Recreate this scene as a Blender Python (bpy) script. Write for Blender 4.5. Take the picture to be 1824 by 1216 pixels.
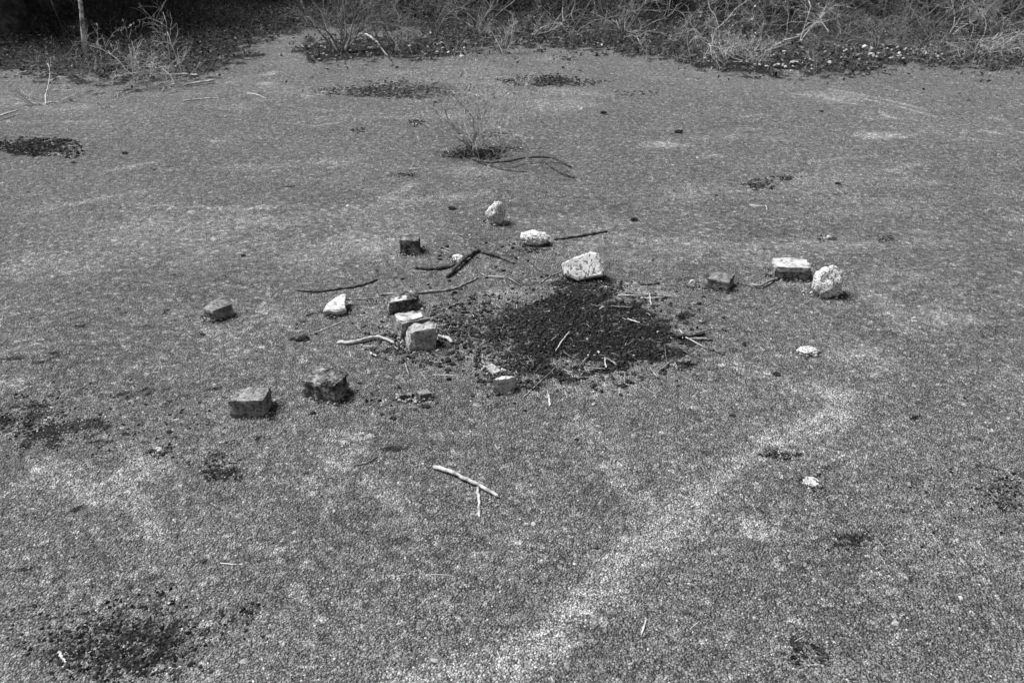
import bpy, bmesh, math, random
import numpy as np
from mathutils import Vector, Matrix, Euler, noise as mnoise

for o in list(bpy.data.objects):
    bpy.data.objects.remove(o, do_unlink=True)
scene = bpy.context.scene
COL = scene.collection
rng = np.random.default_rng(7)
random.seed(7)

# ------------------------------------------------------------------ camera
CAM_H, PITCH, LENS = 1.30, math.radians(29.7), 28.0
FPX = 1824 * LENS / 36.0
cam = bpy.data.cameras.new('camera')
cam.lens = LENS; cam.sensor_width = 36.0
cam.clip_start = 0.05; cam.clip_end = 500
cam.dof.use_dof = True; cam.dof.focus_distance = 2.7; cam.dof.aperture_fstop = 9.0
camo = bpy.data.objects.new('camera', cam); COL.objects.link(camo)
camo.location = (0, 0, CAM_H)
camo.rotation_euler = (math.pi / 2 - PITCH, 0, 0)
scene.camera = camo

# ------------------------------------------------------------------ light
SUN_EL, SUN_BACK = math.radians(59), math.radians(16)      # sun on the left, a little beyond the clearing
sun_vec = Vector((-math.cos(SUN_EL) * math.cos(SUN_BACK), math.cos(SUN_EL) * math.sin(SUN_BACK), math.sin(SUN_EL)))
world = bpy.data.worlds.new('World'); scene.world = world; world.use_nodes = True
wn, wl = world.node_tree.nodes, world.node_tree.links
wn.clear()
sky = wn.new('ShaderNodeTexSky'); sky.sky_type = 'NISHITA'; sky.sun_disc = False
sky.sun_elevation = SUN_EL
sky.sun_rotation = math.atan2(sun_vec.x, sun_vec.y)
bw = wn.new('ShaderNodeRGBToBW')                            # black-and-white photograph
bg = wn.new('ShaderNodeBackground'); bg.inputs['Strength'].default_value = 0.058
wo = wn.new('ShaderNodeOutputWorld')
wl.new(sky.outputs[0], bw.inputs[0]); wl.new(bw.outputs[0], bg.inputs[0]); wl.new(bg.outputs[0], wo.inputs[0])
sun = bpy.data.lights.new('sun', 'SUN'); sun.energy = 4.0; sun.angle = math.radians(28.0); sun.color = (1, 1, 1)
suno = bpy.data.objects.new('sun', sun); COL.objects.link(suno)
suno.rotation_euler = sun_vec.to_track_quat('Z', 'Y').to_euler(); suno.location = (-8, 3, 12)
scene.render.filter_size = 1.0
vs = scene.view_settings
vs.view_transform = 'Standard'; vs.look = 'None'; vs.exposure = 1.03; vs.gamma = 1.0; vs.use_curve_mapping = False

# ------------------------------------------------------------------ pixel -> ground
CP, SP = math.cos(PITCH), math.sin(PITCH)
def P(px, py, z=0.0):
    u = (px - 912) / FPX; v = (608 - py) / FPX
    d = (u, CP + v * SP, -SP + v * CP)
    t = (z - CAM_H) / d[2]
    return Vector((u * t, d[1] * t, z))
def S(py):                                                  # pixels per metre at that image row, on the ground
    return FPX * (SP + (py - 608) / FPX * CP) / CAM_H
def dep(py): return PITCH + math.atan((py - 608) / FPX)

# ------------------------------------------------------------------ numpy noise
def _hash(ix, iy, s):
    h = (ix.astype(np.int64) * 374761393 + iy.astype(np.int64) * 668265263 + s * 974634777) & 0xffffffff
    h = ((h ^ (h >> 13)) * 1274126177) & 0xffffffff
    return ((h ^ (h >> 16)) & 0xffff) / 65535.0
def vnoise(x, y, s=0):
    x0 = np.floor(x); y0 = np.floor(y); fx = x - x0; fy = y - y0
    fx = fx * fx * (3 - 2 * fx); fy = fy * fy * (3 - 2 * fy)
    a = _hash(x0, y0, s); b = _hash(x0 + 1, y0, s); c = _hash(x0, y0 + 1, s); d = _hash(x0 + 1, y0 + 1, s)
    return (a * (1 - fx) + b * fx) * (1 - fy) + (c * (1 - fx) + d * fx) * fy
def fbm(x, y, sc, s=0, o=4):
    x = np.asarray(x, float) * sc; y = np.asarray(y, float) * sc
    r = 0; a = 0.5; t = 0
    for i in range(o):
        r = r + a * vnoise(x + 17.3 * i, y - 9.1 * i, s + i); t += a; a *= 0.55; x = x * 2.03; y = y * 2.03
    return r / t
def sstep(a, b, x):
    t = np.clip((x - a) / (b - a), 0, 1); return t * t * (3 - 2 * t)

# ------------------------------------------------------------------ ground masks (stains and growth with shapes of their own)
def blob(x, y, px, py, rx, ry, soft=0.5):
    c = P(px, py); a = rx / S(py); b = abs(P(px, py - ry).y - P(px, py + ry).y) / 2
    d = np.sqrt(((x - c.x) / a) ** 2 + ((y - c.y) / b) ** 2)
    return 1 - sstep(1 - soft, 1 + soft, d)
def seg_dist(x, y, pts):
    best = np.full(np.shape(x), 1e9)
    for (a, b) in zip(pts[:-1], pts[1:]):
        dx, dy = b[0] - a[0], b[1] - a[1]; L = dx * dx + dy * dy + 1e-9
        t = np.clip(((x - a[0]) * dx + (y - a[1]) * dy) / L, 0, 1)
        best = np.minimum(best, np.hypot(x - a[0] - t * dx, y - a[1] - t * dy))
    return best
def inpoly(x, y, poly):
    r = np.zeros(np.shape(x), bool); j = len(poly) - 1
    for i in range(len(poly)):
        xi, yi = poly[i]; xj, yj = poly[j]
        c = ((yi > y) != (yj > y)) & (x < (xj - xi) * (y - yi) / (yj - yi + 1e-12) + xi)
        r ^= c; j = i
    return r
def wpoly(px): return [tuple(P(a, b)[:2]) for a, b in px]
FIRE = wpoly([(872, 582), (890, 556), (922, 542), (965, 532), (1030, 512), (1075, 515), (1110, 540), (1180, 560), (1222, 592),
              (1225, 615), (1175, 648), (1095, 660), (1010, 650), (975, 682), (940, 692), (925, 664), (892, 650), (900, 625), (872, 605)])
LIT_L = wpoly([(-900, 175), (-200, 150), (0, 128), (60, 135), (150, 146), (290, 156), (345, 146), (400, 122), (430, 92), (455, 70),
               (540, 62), (640, 40), (640, -40), (240, -60), (-1500, -60), (-2500, 60)])
LIT_M = wpoly([(532, 92), (560, 106), (640, 106), (760, 105), (850, 92), (860, 84), (800, 74), (720, 66), (560, 70)])
LIT_R = wpoly([(640, 40), (760, 62), (900, 92), (935, 90), (1080, 92), (1180, 106), (1260, 122), (1350, 134), (1440, 134), (1500, 130),
               (1570, 122), (1568, 112), (1640, 116), (1720, 124), (1824, 122), (2300, 118), (3200, 90), (3200, -70), (640, -70)])
LIT_FAR = [(-200, 11.3), (200, 11.3), (200, 200), (-200, 200)]
def litter_mask(x, y):
    w = 0.22
    xx = x + (fbm(x, y, 2.2, 40) - .5) * w * 2 + (fbm(x, y, 11, 45, 3) - .5) * .6; yy = y + (fbm(x, y, 2.2, 50) - .5) * w * 3 + (fbm(x, y, 11, 55, 3) - .5) * 1.1
    return (inpoly(xx, yy, LIT_L) | inpoly(xx, yy, LIT_M) | inpoly(xx, yy, LIT_R) | inpoly(xx, yy, LIT_FAR)).astype(float)
def fire_mask(x, y):
    xx = x + (fbm(x, y, 15, 60) - .5) * .34; yy = y + (fbm(x, y, 15, 70) - .5) * .40
    return inpoly(xx, yy, FIRE).astype(float)
LIGHT_LINES = [  # worn pale tracks
    ([(560, 1290), (760, 1225), (920, 1160), (1040, 1090), (1120, 1005), (1190, 930), (1260, 868), (1330, 812), (1420, 770), (1490, 738), (1500, 712), (1462, 690)], 0.048, .6), ([(1430, 690), (1380, 660), (1290, 640)], .04, .35),
    ([(1000, 745), (1080, 790), (1120, 880), (1180, 900)], .03, .35), ([(560, 860), (620, 800), (640, 770)], .035, .45), ([(660, 850), (720, 910)], .025, .35),
    ([(240, 800), (290, 830)], .03, .5), ([(80, 830), (130, 870), (190, 900)], .04, .5), ([(470, 545), (510, 570)], .025, .5), ([(380, 590), (440, 620)], .03, .4),
    ([(215, 845), (255, 895), (285, 960)], .020, .8), ([(225, 790), (262, 850)], .022, .7), ([(590, 770), (600, 860)], .022, .5), ([(630, 760), (610, 860), (590, 900)], .024, .5), ([(660, 860), (700, 900), (735, 930)], .024, .6), ([(1560, 530), (1620, 590)], .016, .6), ([(1040, 770), (990, 735)], .02, .4),
    ([(1410, 168), (1470, 174), (1530, 186)], .022, .8), ([(1480, 159), (1560, 172), (1640, 191)], .016, .9), ([(1545, 176), (1600, 188), (1660, 204)], .014, .9),
    ([(1750, 207), (1790, 214)], .016, .8), ([(1795, 229), (1830, 238)], .014, .9), ([(1740, 232), (1786, 240)], .014, .8), ([(1575, 198), (1582, 207), (1600, 211)], .012, .8),
    ([(1440, 290), (1500, 281), (1560, 277)], .022, .5), ([(1580, 306), (1640, 290)], .025, .45), ([(1320, 210), (1370, 203)], .02, .5),
    ([(60, 374), (200, 352), (260, 340)], .04, .4), ([(190, 305), (270, 290)], .025, .6), ([(120, 216), (160, 217)], .02, .5), ([(560, 224), (600, 218)], .016, .7),
    ([(260, 362), (430, 372), (470, 368)], .03, .4), ([(690, 360), (760, 355), (860, 345)], .04, .35), ([(1150, 430), (1280, 436), (1400, 432)], .04, .35),
    ([(1560, 530), (1610, 555), (1680, 565), (1720, 570)], .05, .45), ([(1280, 640), (1380, 660), (1450, 700)], .04, .3), ([(700, 355), (730, 330)], .03, .35)]
LIGHT_BLOBS = [(1180, 258, 34, 7, .8), (1570, 241, 46, 5, .9), (1490, 172, 50, 8, .5), (1000, 185, 60, 9, .5), (480, 130, 14, 3, .7), (470, 148, 14, 3, .7),
    (550, 170, 14, 4, .6), (395, 250, 16, 4, .6), (690, 150, 10, 2, .6), (590, 290, 20, 5, .5), (850, 305, 50, 8, .4), (1270, 280, 20, 5, .5), (1358, 950, 28, 20, .95),
    (930, 965, 24, 12, .5), (330, 420, 200, 40, .32), (90, 470, 90, 22, .4), (250, 400, 60, 10, .45), (560, 455, 60, 16, .4), (640, 430, 60, 24, .35), (1230, 340, 60, 12, .3),
    (1010, 165, 60, 8, .35), (1450, 440, 80, 14, .3), (1330, 455, 110, 14, .3), (1650, 565, 60, 22, .5), (1540, 640, 70, 24, .35), (1810, 385, 25, 6, .6), (1450, 800, 40, 12, .35),
    (1540, 825, 30, 10, .3), (1060, 680, 80, 26, .35), (860, 635, 34, 14, .5), (1140, 520, 60, 14, .4), (900, 525, 40, 10, .5), (1290, 700, 60, 26, .2),
    (1420, 1180, 90, 40, .12), (1600, 490, 60, 16, .25), (100, 850, 50, 22, .55), (40, 680, 30, 8, .6), (830, 770, 14, 7, .6), (920, 600, 30, 12, .2), (1750, 990, 80, 40, .2),
    (380, 930, 60, 26, .15), (1000, 430, 70, 30, .2), (700, 400, 90, 40, .2), (1200, 590, 30, 10, .3)]
DARK_BLOBS = [(700, 162, 95, 12, .95), (978, 145, 68, 7, .95), (60, 260, 78, 15, .95), (852, 273, 50, 10, .95), (110, 770, 150, 40, .62), (300, 700, 130, 30, .55), (70, 640, 100, 30, .5), (250, 790, 80, 24, .55), (480, 790, 60, 18, .5), (150, 930, 120, 30, .5), (330, 1010, 80, 30, .45), (60, 1000, 60, 30, .5), (200, 560, 160, 30, .42), (560, 560, 60, 14, .5), (700, 800, 40, 16, .5), (1720, 720, 60, 14, .5), (1750, 1150, 70, 40, .45), (1500, 1080, 60, 20, .42), (220, 1150, 140, 52, 1.0), (40, 745, 70, 34, .7), (330, 740, 40, 16, .5), (400, 817, 28, 12, .8), (385, 855, 44, 16, .7), (130, 690, 50, 20, .4),
    (1520, 965, 44, 20, .7), (1640, 940, 30, 8, .4), (1770, 850, 50, 26, .65), (1810, 900, 30, 26, .7), (1440, 1165, 44, 24, .6), (1368, 1180, 20, 16, .6), (1650, 1100, 30, 20, .35),
    (440, 1080, 28, 20, .6), (120, 1080, 60, 24, .55), (250, 960, 40, 24, .35), (1395, 812, 40, 9, .75), (1410, 855, 26, 7, .7), (1630, 740, 16, 5, .8), (660, 845, 24, 10, .5),
    (640, 890, 30, 10, .4), (60, 860, 60, 40, .3), (520, 600, 26, 7, .6), (490, 690, 40, 20, .2), (150, 600, 150, 30, .18), (60, 560, 110, 50, .15), (1640, 840, 20, 6, .6), (1430, 1010, 20, 8, .6),
    (1740, 1100, 90, 70, .15), (1360, 330, 44, 12, .7), (1210, 238, 20, 4, .6), (1390, 318, 26, 7, .6), (1585, 425, 18, 9, .7), (1540, 445, 20, 6, .5), (1080, 203, 14, 3, .6),
    (1200, 360, 24, 4, .5), (1290, 378, 50, 6, .4), (1350, 400, 40, 7, .4), (510, 327, 18, 4, .7), (800, 375, 20, 4, .7), (160, 235, 20, 4, .4), (770, 595, 60, 26, .6), (690, 620, 50, 14, .5),
    (1040, 518, 45, 10, .6), (820, 535, 120, 12, .35), (950, 450, 40, 8, .55), (860, 245, 50, 10, .3), (880, 272, 60, 12, .35), (600, 470, 40, 14, .2), (950, 310, 90, 10, .25)]  # also paints in the shadows by the lone bush and the propped stone
def albedo(x, y):
    """worn tarmac albedo: slow variation, pale worn tracks, dark mossy hollows, far brightening painted in"""
    n1 = fbm(x, y, 1.1, 1, 5); n2 = fbm(x, y, 5.0, 11, 4); n3 = fbm(x, y, 22, 21, 3)
    a = 0.192 + 0.06 * (n1 - .5) + 0.050 * (n2 - .5) + 0.070 * (n3 - .5)
    streak = fbm(x * .55 + y * .12, y * 1.7, 3.0, 33, 4)
    a = a + 0.07 * sstep(.58, .78, streak) * sstep(1.6, 3.2, y)
    a = a + 0.045 * sstep(2.5, 7, y)  # farther tarmac painted paler, standing in for forward-scattered light
    wx = x + (fbm(x, y, 7, 80) - .5) * .09; wy = y + (fbm(x, y, 7, 90) - .5) * .13
    L = np.zeros(np.shape(x))
    for pts, w, k in LIGHT_LINES:
        d = seg_dist(wx, wy, wpoly(pts)) if w > .026 else seg_dist(x + (wx - x) * .15, y + (wy - y) * .15, wpoly(pts)); w = max(w, .020); L = np.maximum(L, k * (1 - sstep(w * .3, w * 1.5, d)))
    for px, py, rx, ry, k in LIGHT_BLOBS: L = np.maximum(L, k * blob(wx, wy, px, py, rx, ry, .6))
    L = L * (.78 + .4 * sstep(.3, .65, n3))
    a = a + 0.22 * L
    D = np.zeros(np.shape(x))
    for px, py, rx, ry, k in DARK_BLOBS: D = np.maximum(D, k * blob(wx, wy, px, py, rx, ry, .6))
    n5 = fbm(x, y, 17, 333, 4) * .45 + fbm(x * .7, y * 1.4, 46, 350, 3) * .55
    D = np.clip(D, 0, 1); D = sstep(.50, .62, n5 + (D - .62) * .34) * sstep(.05, .5, D) * .9
    D = np.maximum(D, .4 * sstep(.66, .74, fbm(x * .8, y * 1.2, 17, 120, 3)) * sstep(.52, .66, fbm(x, y, 1.7, 140, 3)))
    f = fire_mask(x, y); a = a * (1 - f) + 0.008 * f
    return np.clip(a, .006, .5), D * (1 - f)
def height(x, y):
    x = np.asarray(x, float); y = np.asarray(y, float)
    h = (fbm(x, y, 1.5, 200, 3) - .5) * .022 + (fbm(x, y, 14, 210, 3) - .5) * .006
    return h
def hz(x, y): return float(height(np.array([x]), np.array([y]))[0])
def G(px, py, dz=0.0):
    p = P(px, py); p.z = hz(p.x, p.y) + dz; return p

# ------------------------------------------------------------------ materials (all grey: black-and-white photograph)
def new_mat(name, rough=.9, spec=.25):
    m = bpy.data.materials.new(name); m.use_nodes = True
    nt = m.node_tree; b = nt.nodes['Principled BSDF']
    b.inputs['Roughness'].default_value = rough; b.inputs['Specular IOR Level'].default_value = spec
    return m, nt, b
def N(nt, t, **kw):
    n = nt.nodes.new(t)
    for k, v in kw.items():
        if k in n.inputs: n.inputs[k].default_value = v
        else: setattr(n, k, v)
    return n
def ramp(nt, src, stops):
    r = nt.nodes.new('ShaderNodeValToRGB'); e = r.color_ramp.elements
    while len(e) < len(stops): e.new(.5)
    for q, (p, v) in zip(e, stops): q.position = p; q.color = (v, v, v, 1)
    nt.links.new(src, r.inputs[0]); return r.outputs[0]
def mathn(nt, op, a, b=None):
    n = nt.nodes.new('ShaderNodeMath'); n.operation = op
    for i, v in enumerate((a, b)):
        if v is None: continue
        if isinstance(v, (int, float)): n.inputs[i].default_value = v
        else: nt.links.new(v, n.inputs[i])
    return n.outputs[0]
def bump(nt, b, src, strength, dist):
    n = nt.nodes.new('ShaderNodeBump'); n.inputs['Strength'].default_value = strength; n.inputs['Distance'].default_value = dist
    nt.links.new(src, n.inputs['Height']); nt.links.new(n.outputs[0], b.inputs['Normal'])
def mottled(name, stops, scale=20, rough=.9, bscale=60, bstr=.5, bdist=.004, detail=6, spec=.2):
    m, nt, b = new_mat(name, rough, spec)
    tc = N(nt, 'ShaderNodeTexCoord')
    n = N(nt, 'ShaderNodeTexNoise', Scale=scale, Detail=detail, Roughness=.62); nt.links.new(tc.outputs['Object'], n.inputs['Vector'])
    nt.links.new(ramp(nt, n.outputs[0], stops), b.inputs['Base Color'])
    n2 = N(nt, 'ShaderNodeTexNoise', Scale=bscale, Detail=5, Roughness=.65); nt.links.new(tc.outputs['Object'], n2.inputs['Vector'])
    bump(nt, b, n2.outputs[0], bstr, bdist)
    return m
def tinted(name, attr_type='GEOMETRY', rough=.9, scale=120, lo=.6, hi=1.35, spec=.2):
    m, nt, b = new_mat(name, rough, spec)
    at = N(nt, 'ShaderNodeAttribute', attribute_name='tint', attribute_type=attr_type)
    tc = N(nt, 'ShaderNodeTexCoord'); geo = N(nt, 'ShaderNodeNewGeometry')
    n = N(nt, 'ShaderNodeTexNoise', Scale=scale, Detail=3); nt.links.new(geo.outputs['Position'], n.inputs['Vector'])
    v = mathn(nt, 'MULTIPLY', at.outputs['Fac'], ramp(nt, n.outputs[0], [(.3, lo), (.7, hi)]))
    nt.links.new(v, b.inputs['Base Color'])
    return m

def ground_material():
    m, nt, b = new_mat('worn_tarmac', .95, .12)
    at = N(nt, 'ShaderNodeAttribute', attribute_name='alb')
    li = N(nt, 'ShaderNodeAttribute', attribute_name='litter')
    geo = N(nt, 'ShaderNodeNewGeometry')
    def V(scale, feat='F1', rnd=1.0):
        v = N(nt, 'ShaderNodeTexVoronoi', Scale=scale, Randomness=rnd); v.feature = feat
        nt.links.new(geo.outputs['Position'], v.inputs['Vector']); return v
    def nz(scale, d=4, r=.6):
        n = N(nt, 'ShaderNodeTexNoise', Scale=scale, Detail=d, Roughness=r); nt.links.new(geo.outputs['Position'], n.inputs['Vector']); return n
    v1 = V(210); v2 = V(75)
    sep = N(nt, 'ShaderNodeSeparateColor'); nt.links.new(v1.outputs['Color'], sep.inputs[0])
    sep2 = N(nt, 'ShaderNodeSeparateColor'); nt.links.new(v2.outputs['Color'], sep2.inputs[0])
    cell = ramp(nt, sep.outputs[0], [(0, .62), (.55, .98), (.86, 1.15), (.96, 1.5), (1, 2.3)])
    cell2 = ramp(nt, sep2.outputs[0], [(0, .8), (.8, 1.05), (.93, 1.5), (1, 2.2)])
    edge = ramp(nt, v1.outputs['Distance'], [(.25, 1.0), (.62, .45)])
    fine = ramp(nt, nz(190, 4, .7).outputs[0], [(.30, .42), (.5, .98), (.70, 1.65)])
    mid = ramp(nt, nz(34, 5, .7).outputs[0], [(.32, .5), (.5, 1.0), (.68, 1.6)])
    a = mathn(nt, 'MULTIPLY', at.outputs['Fac'], cell)
    for k in (cell2, edge, fine, mid): a = mathn(nt, 'MULTIPLY', a, k)
    dk = N(nt, 'ShaderNodeAttribute', attribute_name='dk')            # mossy hollows, broken up finely
    mm = mathn(nt, 'ADD', dk.outputs['Fac'], mathn(nt, 'MULTIPLY', mathn(nt, 'SUBTRACT', nz(70, 5, .75).outputs[0], .5), 1.6))
    a = mathn(nt, 'MULTIPLY', a, ramp(nt, mathn(nt, 'MULTIPLY', mm, mathn(nt, 'GREATER_THAN', dk.outputs['Fac'], .04)), [(.3, 1.0), (.62, .2)]))
    # leaf litter and soil under the shrubs
    vl = V(38); sl = N(nt, 'ShaderNodeSeparateColor'); nt.links.new(vl.outputs['Color'], sl.inputs[0])
    lit = mathn(nt, 'MULTIPLY', ramp(nt, sl.outputs[1], [(0, .012), (.6, .03), (.9, .06), (1, .16)]), fine)
    mx = N(nt, 'ShaderNodeMix'); mx.data_type = 'FLOAT'
    nt.links.new(li.outputs['Fac'], mx.inputs[0]); nt.links.new(a, mx.inputs[2]); nt.links.new(lit, mx.inputs[3])
    cl = mathn(nt, 'MINIMUM', mx.outputs[0], .62)
    nt.links.new(cl, b.inputs['Base Color'])
    hgt = mathn(nt, 'ADD', mathn(nt, 'MULTIPLY', v1.outputs['Distance'], -1.0), nz(150, 3, .7).outputs[0])
    bump(nt, b, hgt, 1.0, .009)
    return m

# ------------------------------------------------------------------ object helpers
def tag(o, label=None, cat=None, group=None, kind=None):
    if label: o['label'] = label
    if cat: o['category'] = cat
    if group: o['group'] = group
    if kind: o['kind'] = kind
    return o
def link(name, me, m=None, parent=None):
    o = bpy.data.objects.new(name, me); COL.objects.link(o)
    if m is not None and me is not None and not me.materials: me.materials.append(m)
    if parent is not None: o.parent = parent
    return o
def empty(name, loc, label, cat, group=None):
    o = bpy.data.objects.new(name, None); COL.objects.link(o); o.location = loc; o.empty_display_size = .05
    return tag(o, label, cat, group)
def raw_mesh(name, co, faces_flat, n_per, attr=None, smooth=False):
    """co (N,3), faces_flat index array with n_per loops each"""
    me = bpy.data.meshes.new(name); co = np.asarray(co, np.float32); f = np.asarray(faces_flat, np.int32).ravel()
    me.vertices.add(len(co)); me.vertices.foreach_set('co', co.ravel())
    nf = len(f) // n_per
    me.loops.add(len(f)); me.loops.foreach_set('vertex_index', f)
    me.polygons.add(nf); me.polygons.foreach_set('loop_start', np.arange(nf, dtype=np.int32) * n_per)
    me.polygons.foreach_set('loop_total', np.full(nf, n_per, np.int32))
    me.polygons.foreach_set('use_smooth', np.full(nf, smooth, bool))
    for k, v in (attr or {}).items():
        a = me.attributes.new(k, 'FLOAT', 'POINT'); a.data.foreach_set('value', np.asarray(v, np.float32))
    me.update(calc_edges=True)
    return me
def tubes(name, strands, sides=5, tint=None, smooth=True):
    """strands: list of (points list, radii list) -> one mesh"""
    co = []; fs = []; tn = []; base = 0
    for si, (pts, rad) in enumerate(strands):
        pts = np.asarray(pts, float); n = len(pts)
        tg = np.gradient(pts, axis=0); tg /= np.linalg.norm(tg, axis=1, keepdims=True) + 1e-9
        ref = np.array([0, 0, 1.]) if abs(tg[0][2]) < .8 else np.array([1., 0, 0])
        u = np.cross(tg, ref); u /= np.linalg.norm(u, axis=1, keepdims=True) + 1e-9; w = np.cross(tg, u)
        an = np.arange(sides) * 2 * math.pi / sides
        ring = pts[:, None, :] + np.asarray(rad)[:, None, None] * (np.cos(an)[None, :, None] * u[:, None, :] + np.sin(an)[None, :, None] * w[:, None, :])
        co.append(ring.reshape(-1, 3))
        for i in range(n - 1):
            for k in range(sides):
                a = base + i * sides + k; b = base + i * sides + (k + 1) % sides
                fs.append((a, b, b + sides, a + sides))
        cap = len(pts) * sides
        co.append(np.array([pts[0], pts[-1]]))
        for k in range(sides):
            a = base + k; b = base + (k + 1) % sides
            fs.append((b, a, base + cap, base + cap)); 
            a += (n - 1) * sides; b += (n - 1) * sides
            fs.append((a, b, base + cap + 1, base + cap + 1))
        tn += [tint[si] if tint is not None else 1.0] * (cap + 2)
        base += cap + 2
    me = bpy.data.meshes.new(name)
    me.from_pydata(np.concatenate(co).tolist(), [], [tuple(dict.fromkeys(f)) for f in fs])
    a = me.attributes.new('tint', 'FLOAT', 'POINT'); a.data.foreach_set('value', np.asarray(tn, np.float32))
    me.polygons.foreach_set('use_smooth', np.full(len(me.polygons), smooth, bool))
    me.update()
    return me
def bake(name, template, pos, mats, tint, n_per, smooth=False):
    """repeat a small template (verts, faces) by 3x3 matrices into one mesh"""
    tv = np.asarray(template[0], float); tf = np.asarray(template[1], int)
    co = np.einsum('nij,vj->nvi', mats, tv) + pos[:, None, :]
    fs = tf[None] + (np.arange(len(pos)) * len(tv))[:, None, None]
    return raw_mesh(name, co.reshape(-1, 3), fs.reshape(-1), n_per, {'tint': np.repeat(tint, len(tv))}, smooth)
def rotmats(rx, ry, rz):
    cx, sx, cy, sy, cz, sz = np.cos(rx), np.sin(rx), np.cos(ry), np.sin(ry), np.cos(rz), np.sin(rz)
    z = np.zeros_like(cx); o = np.ones_like(cx)
    X = np.stack([np.stack([o, z, z], 1), np.stack([z, cx, -sx], 1), np.stack([z, sx, cx], 1)], 1)
    Y = np.stack([np.stack([cy, z, sy], 1), np.stack([z, o, z], 1), np.stack([-sy, z, cy], 1)], 1)
    Z = np.stack([np.stack([cz, -sz, z], 1), np.stack([sz, cz, z], 1), np.stack([z, z, o], 1)], 1)
    return Z @ Y @ X

# chips, coals and clods: one object per mass, stones placed on its points by a node group
def stone_group(name, m, subdiv=1, rough=.55):
    ng = bpy.data.node_groups.new(name, 'GeometryNodeTree')
    ng.interface.new_socket('Geometry', in_out='INPUT', socket_type='NodeSocketGeometry')
    ng.interface.new_socket('Geometry', in_out='OUTPUT', socket_type='NodeSocketGeometry')
    nd, lk = ng.nodes, ng.links
    gi = nd.new('NodeGroupInput'); go = nd.new('NodeGroupOutput')
    g2i = nd.new('GeometryNodeGeometryToInstance')
    for k in range(5):
        ico = nd.new('GeometryNodeMeshIcoSphere'); ico.inputs['Radius'].default_value = 1; ico.inputs['Subdivisions'].default_value = subdiv
        nz = nd.new('ShaderNodeTexNoise'); nz.noise_dimensions = '4D'
        nz.inputs['W'].default_value = k * 7.7; nz.inputs['Scale'].default_value = .9; nz.inputs['Detail'].default_value = 2
        sub = nd.new('ShaderNodeVectorMath'); sub.operation = 'SUBTRACT'; sub.inputs[1].default_value = (.5, .5, .5)
        sc = nd.new('ShaderNodeVectorMath'); sc.operation = 'SCALE'; sc.inputs['Scale'].default_value = rough * 3
        sp = nd.new('GeometryNodeSetPosition')
        lk.new(nz.outputs['Color'], sub.inputs[0]); lk.new(sub.outputs[0], sc.inputs[0])
        lk.new(ico.outputs['Mesh'], sp.inputs['Geometry']); lk.new(sc.outputs[0], sp.inputs['Offset'])
        sm = nd.new('GeometryNodeSetMaterial'); sm.inputs['Material'].default_value = m
        lk.new(sp.outputs[0], sm.inputs['Geometry']); lk.new(sm.outputs[0], g2i.inputs[0])
    iop = nd.new('GeometryNodeInstanceOnPoints'); iop.inputs['Pick Instance'].default_value = True
    def na(nm):
        n = nd.new('GeometryNodeInputNamedAttribute'); n.data_type = 'FLOAT_VECTOR'; n.inputs['Name'].default_value = nm; return n
    rt, sca = na('rt'), na('sc')
    lk.new(gi.outputs[0], iop.inputs['Points']); lk.new(g2i.outputs[0], iop.inputs['Instance'])
    lk.new(rt.outputs[0], iop.inputs['Rotation']); lk.new(sca.outputs[0], iop.inputs['Scale'])
    lk.new(iop.outputs[0], go.inputs[0])
    return ng
def scatter(name, pts, sc, tint, ng, m, flat=.7):
    n = len(pts); me = bpy.data.meshes.new(name)
    me.vertices.add(n); me.vertices.foreach_set('co', np.asarray(pts, np.float32).ravel())
    s3 = np.stack([sc * rng.uniform(.75, 1.3, n), sc * rng.uniform(.7, 1.1, n), sc * rng.uniform(.75, 1.1, n) * flat], 1)
    r3 = np.stack([rng.normal(0, .35, n), rng.normal(0, .35, n), rng.uniform(0, 6.283, n)], 1)
    for k, v in (('sc', s3), ('rt', r3)):
        a = me.attributes.new(k, 'FLOAT_VECTOR', 'POINT'); a.data.foreach_set('vector', v.astype(np.float32).ravel())
    a = me.attributes.new('tint', 'FLOAT', 'POINT'); a.data.foreach_set('value', np.asarray(tint, np.float32))
    me.materials.append(m)
    o = link(name, me); md = o.modifiers.new('stones', 'NODES'); md.node_group = ng
    return o

# ------------------------------------------------------------------ ground sheet
def graded(lo, hi, step, far_lo, far_hi):
    a = list(np.arange(lo, hi + 1e-6, step)); s = step
    b = [hi]; 
    while b[-1] < far_hi: s *= 1.25; b.append(b[-1] + s)
    s = step; c = [lo]
    while c[-1] > far_lo: s *= 1.25; c.append(c[-1] - s)
    return np.array(c[:0:-1] + a + b[1:])
gx = graded(-5.2, 5.2, .024, -150, 150); gy = graded(.6, 9.4, .024, -60, 220)
X, Y = np.meshgrid(gx, gy); xf, yf = X.ravel(), Y.ravel()
LITm = litter_mask(xf, yf)
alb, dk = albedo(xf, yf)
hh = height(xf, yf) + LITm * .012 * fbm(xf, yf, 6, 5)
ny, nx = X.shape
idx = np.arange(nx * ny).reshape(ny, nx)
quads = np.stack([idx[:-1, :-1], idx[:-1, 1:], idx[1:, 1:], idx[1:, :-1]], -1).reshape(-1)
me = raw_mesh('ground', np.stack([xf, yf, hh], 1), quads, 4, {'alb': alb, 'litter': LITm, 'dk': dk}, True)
ground = link('ground', me, ground_material()); tag(ground, 'worn grey mossy tarmac clearing running into leaf litter', None, None, 'structure')

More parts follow.
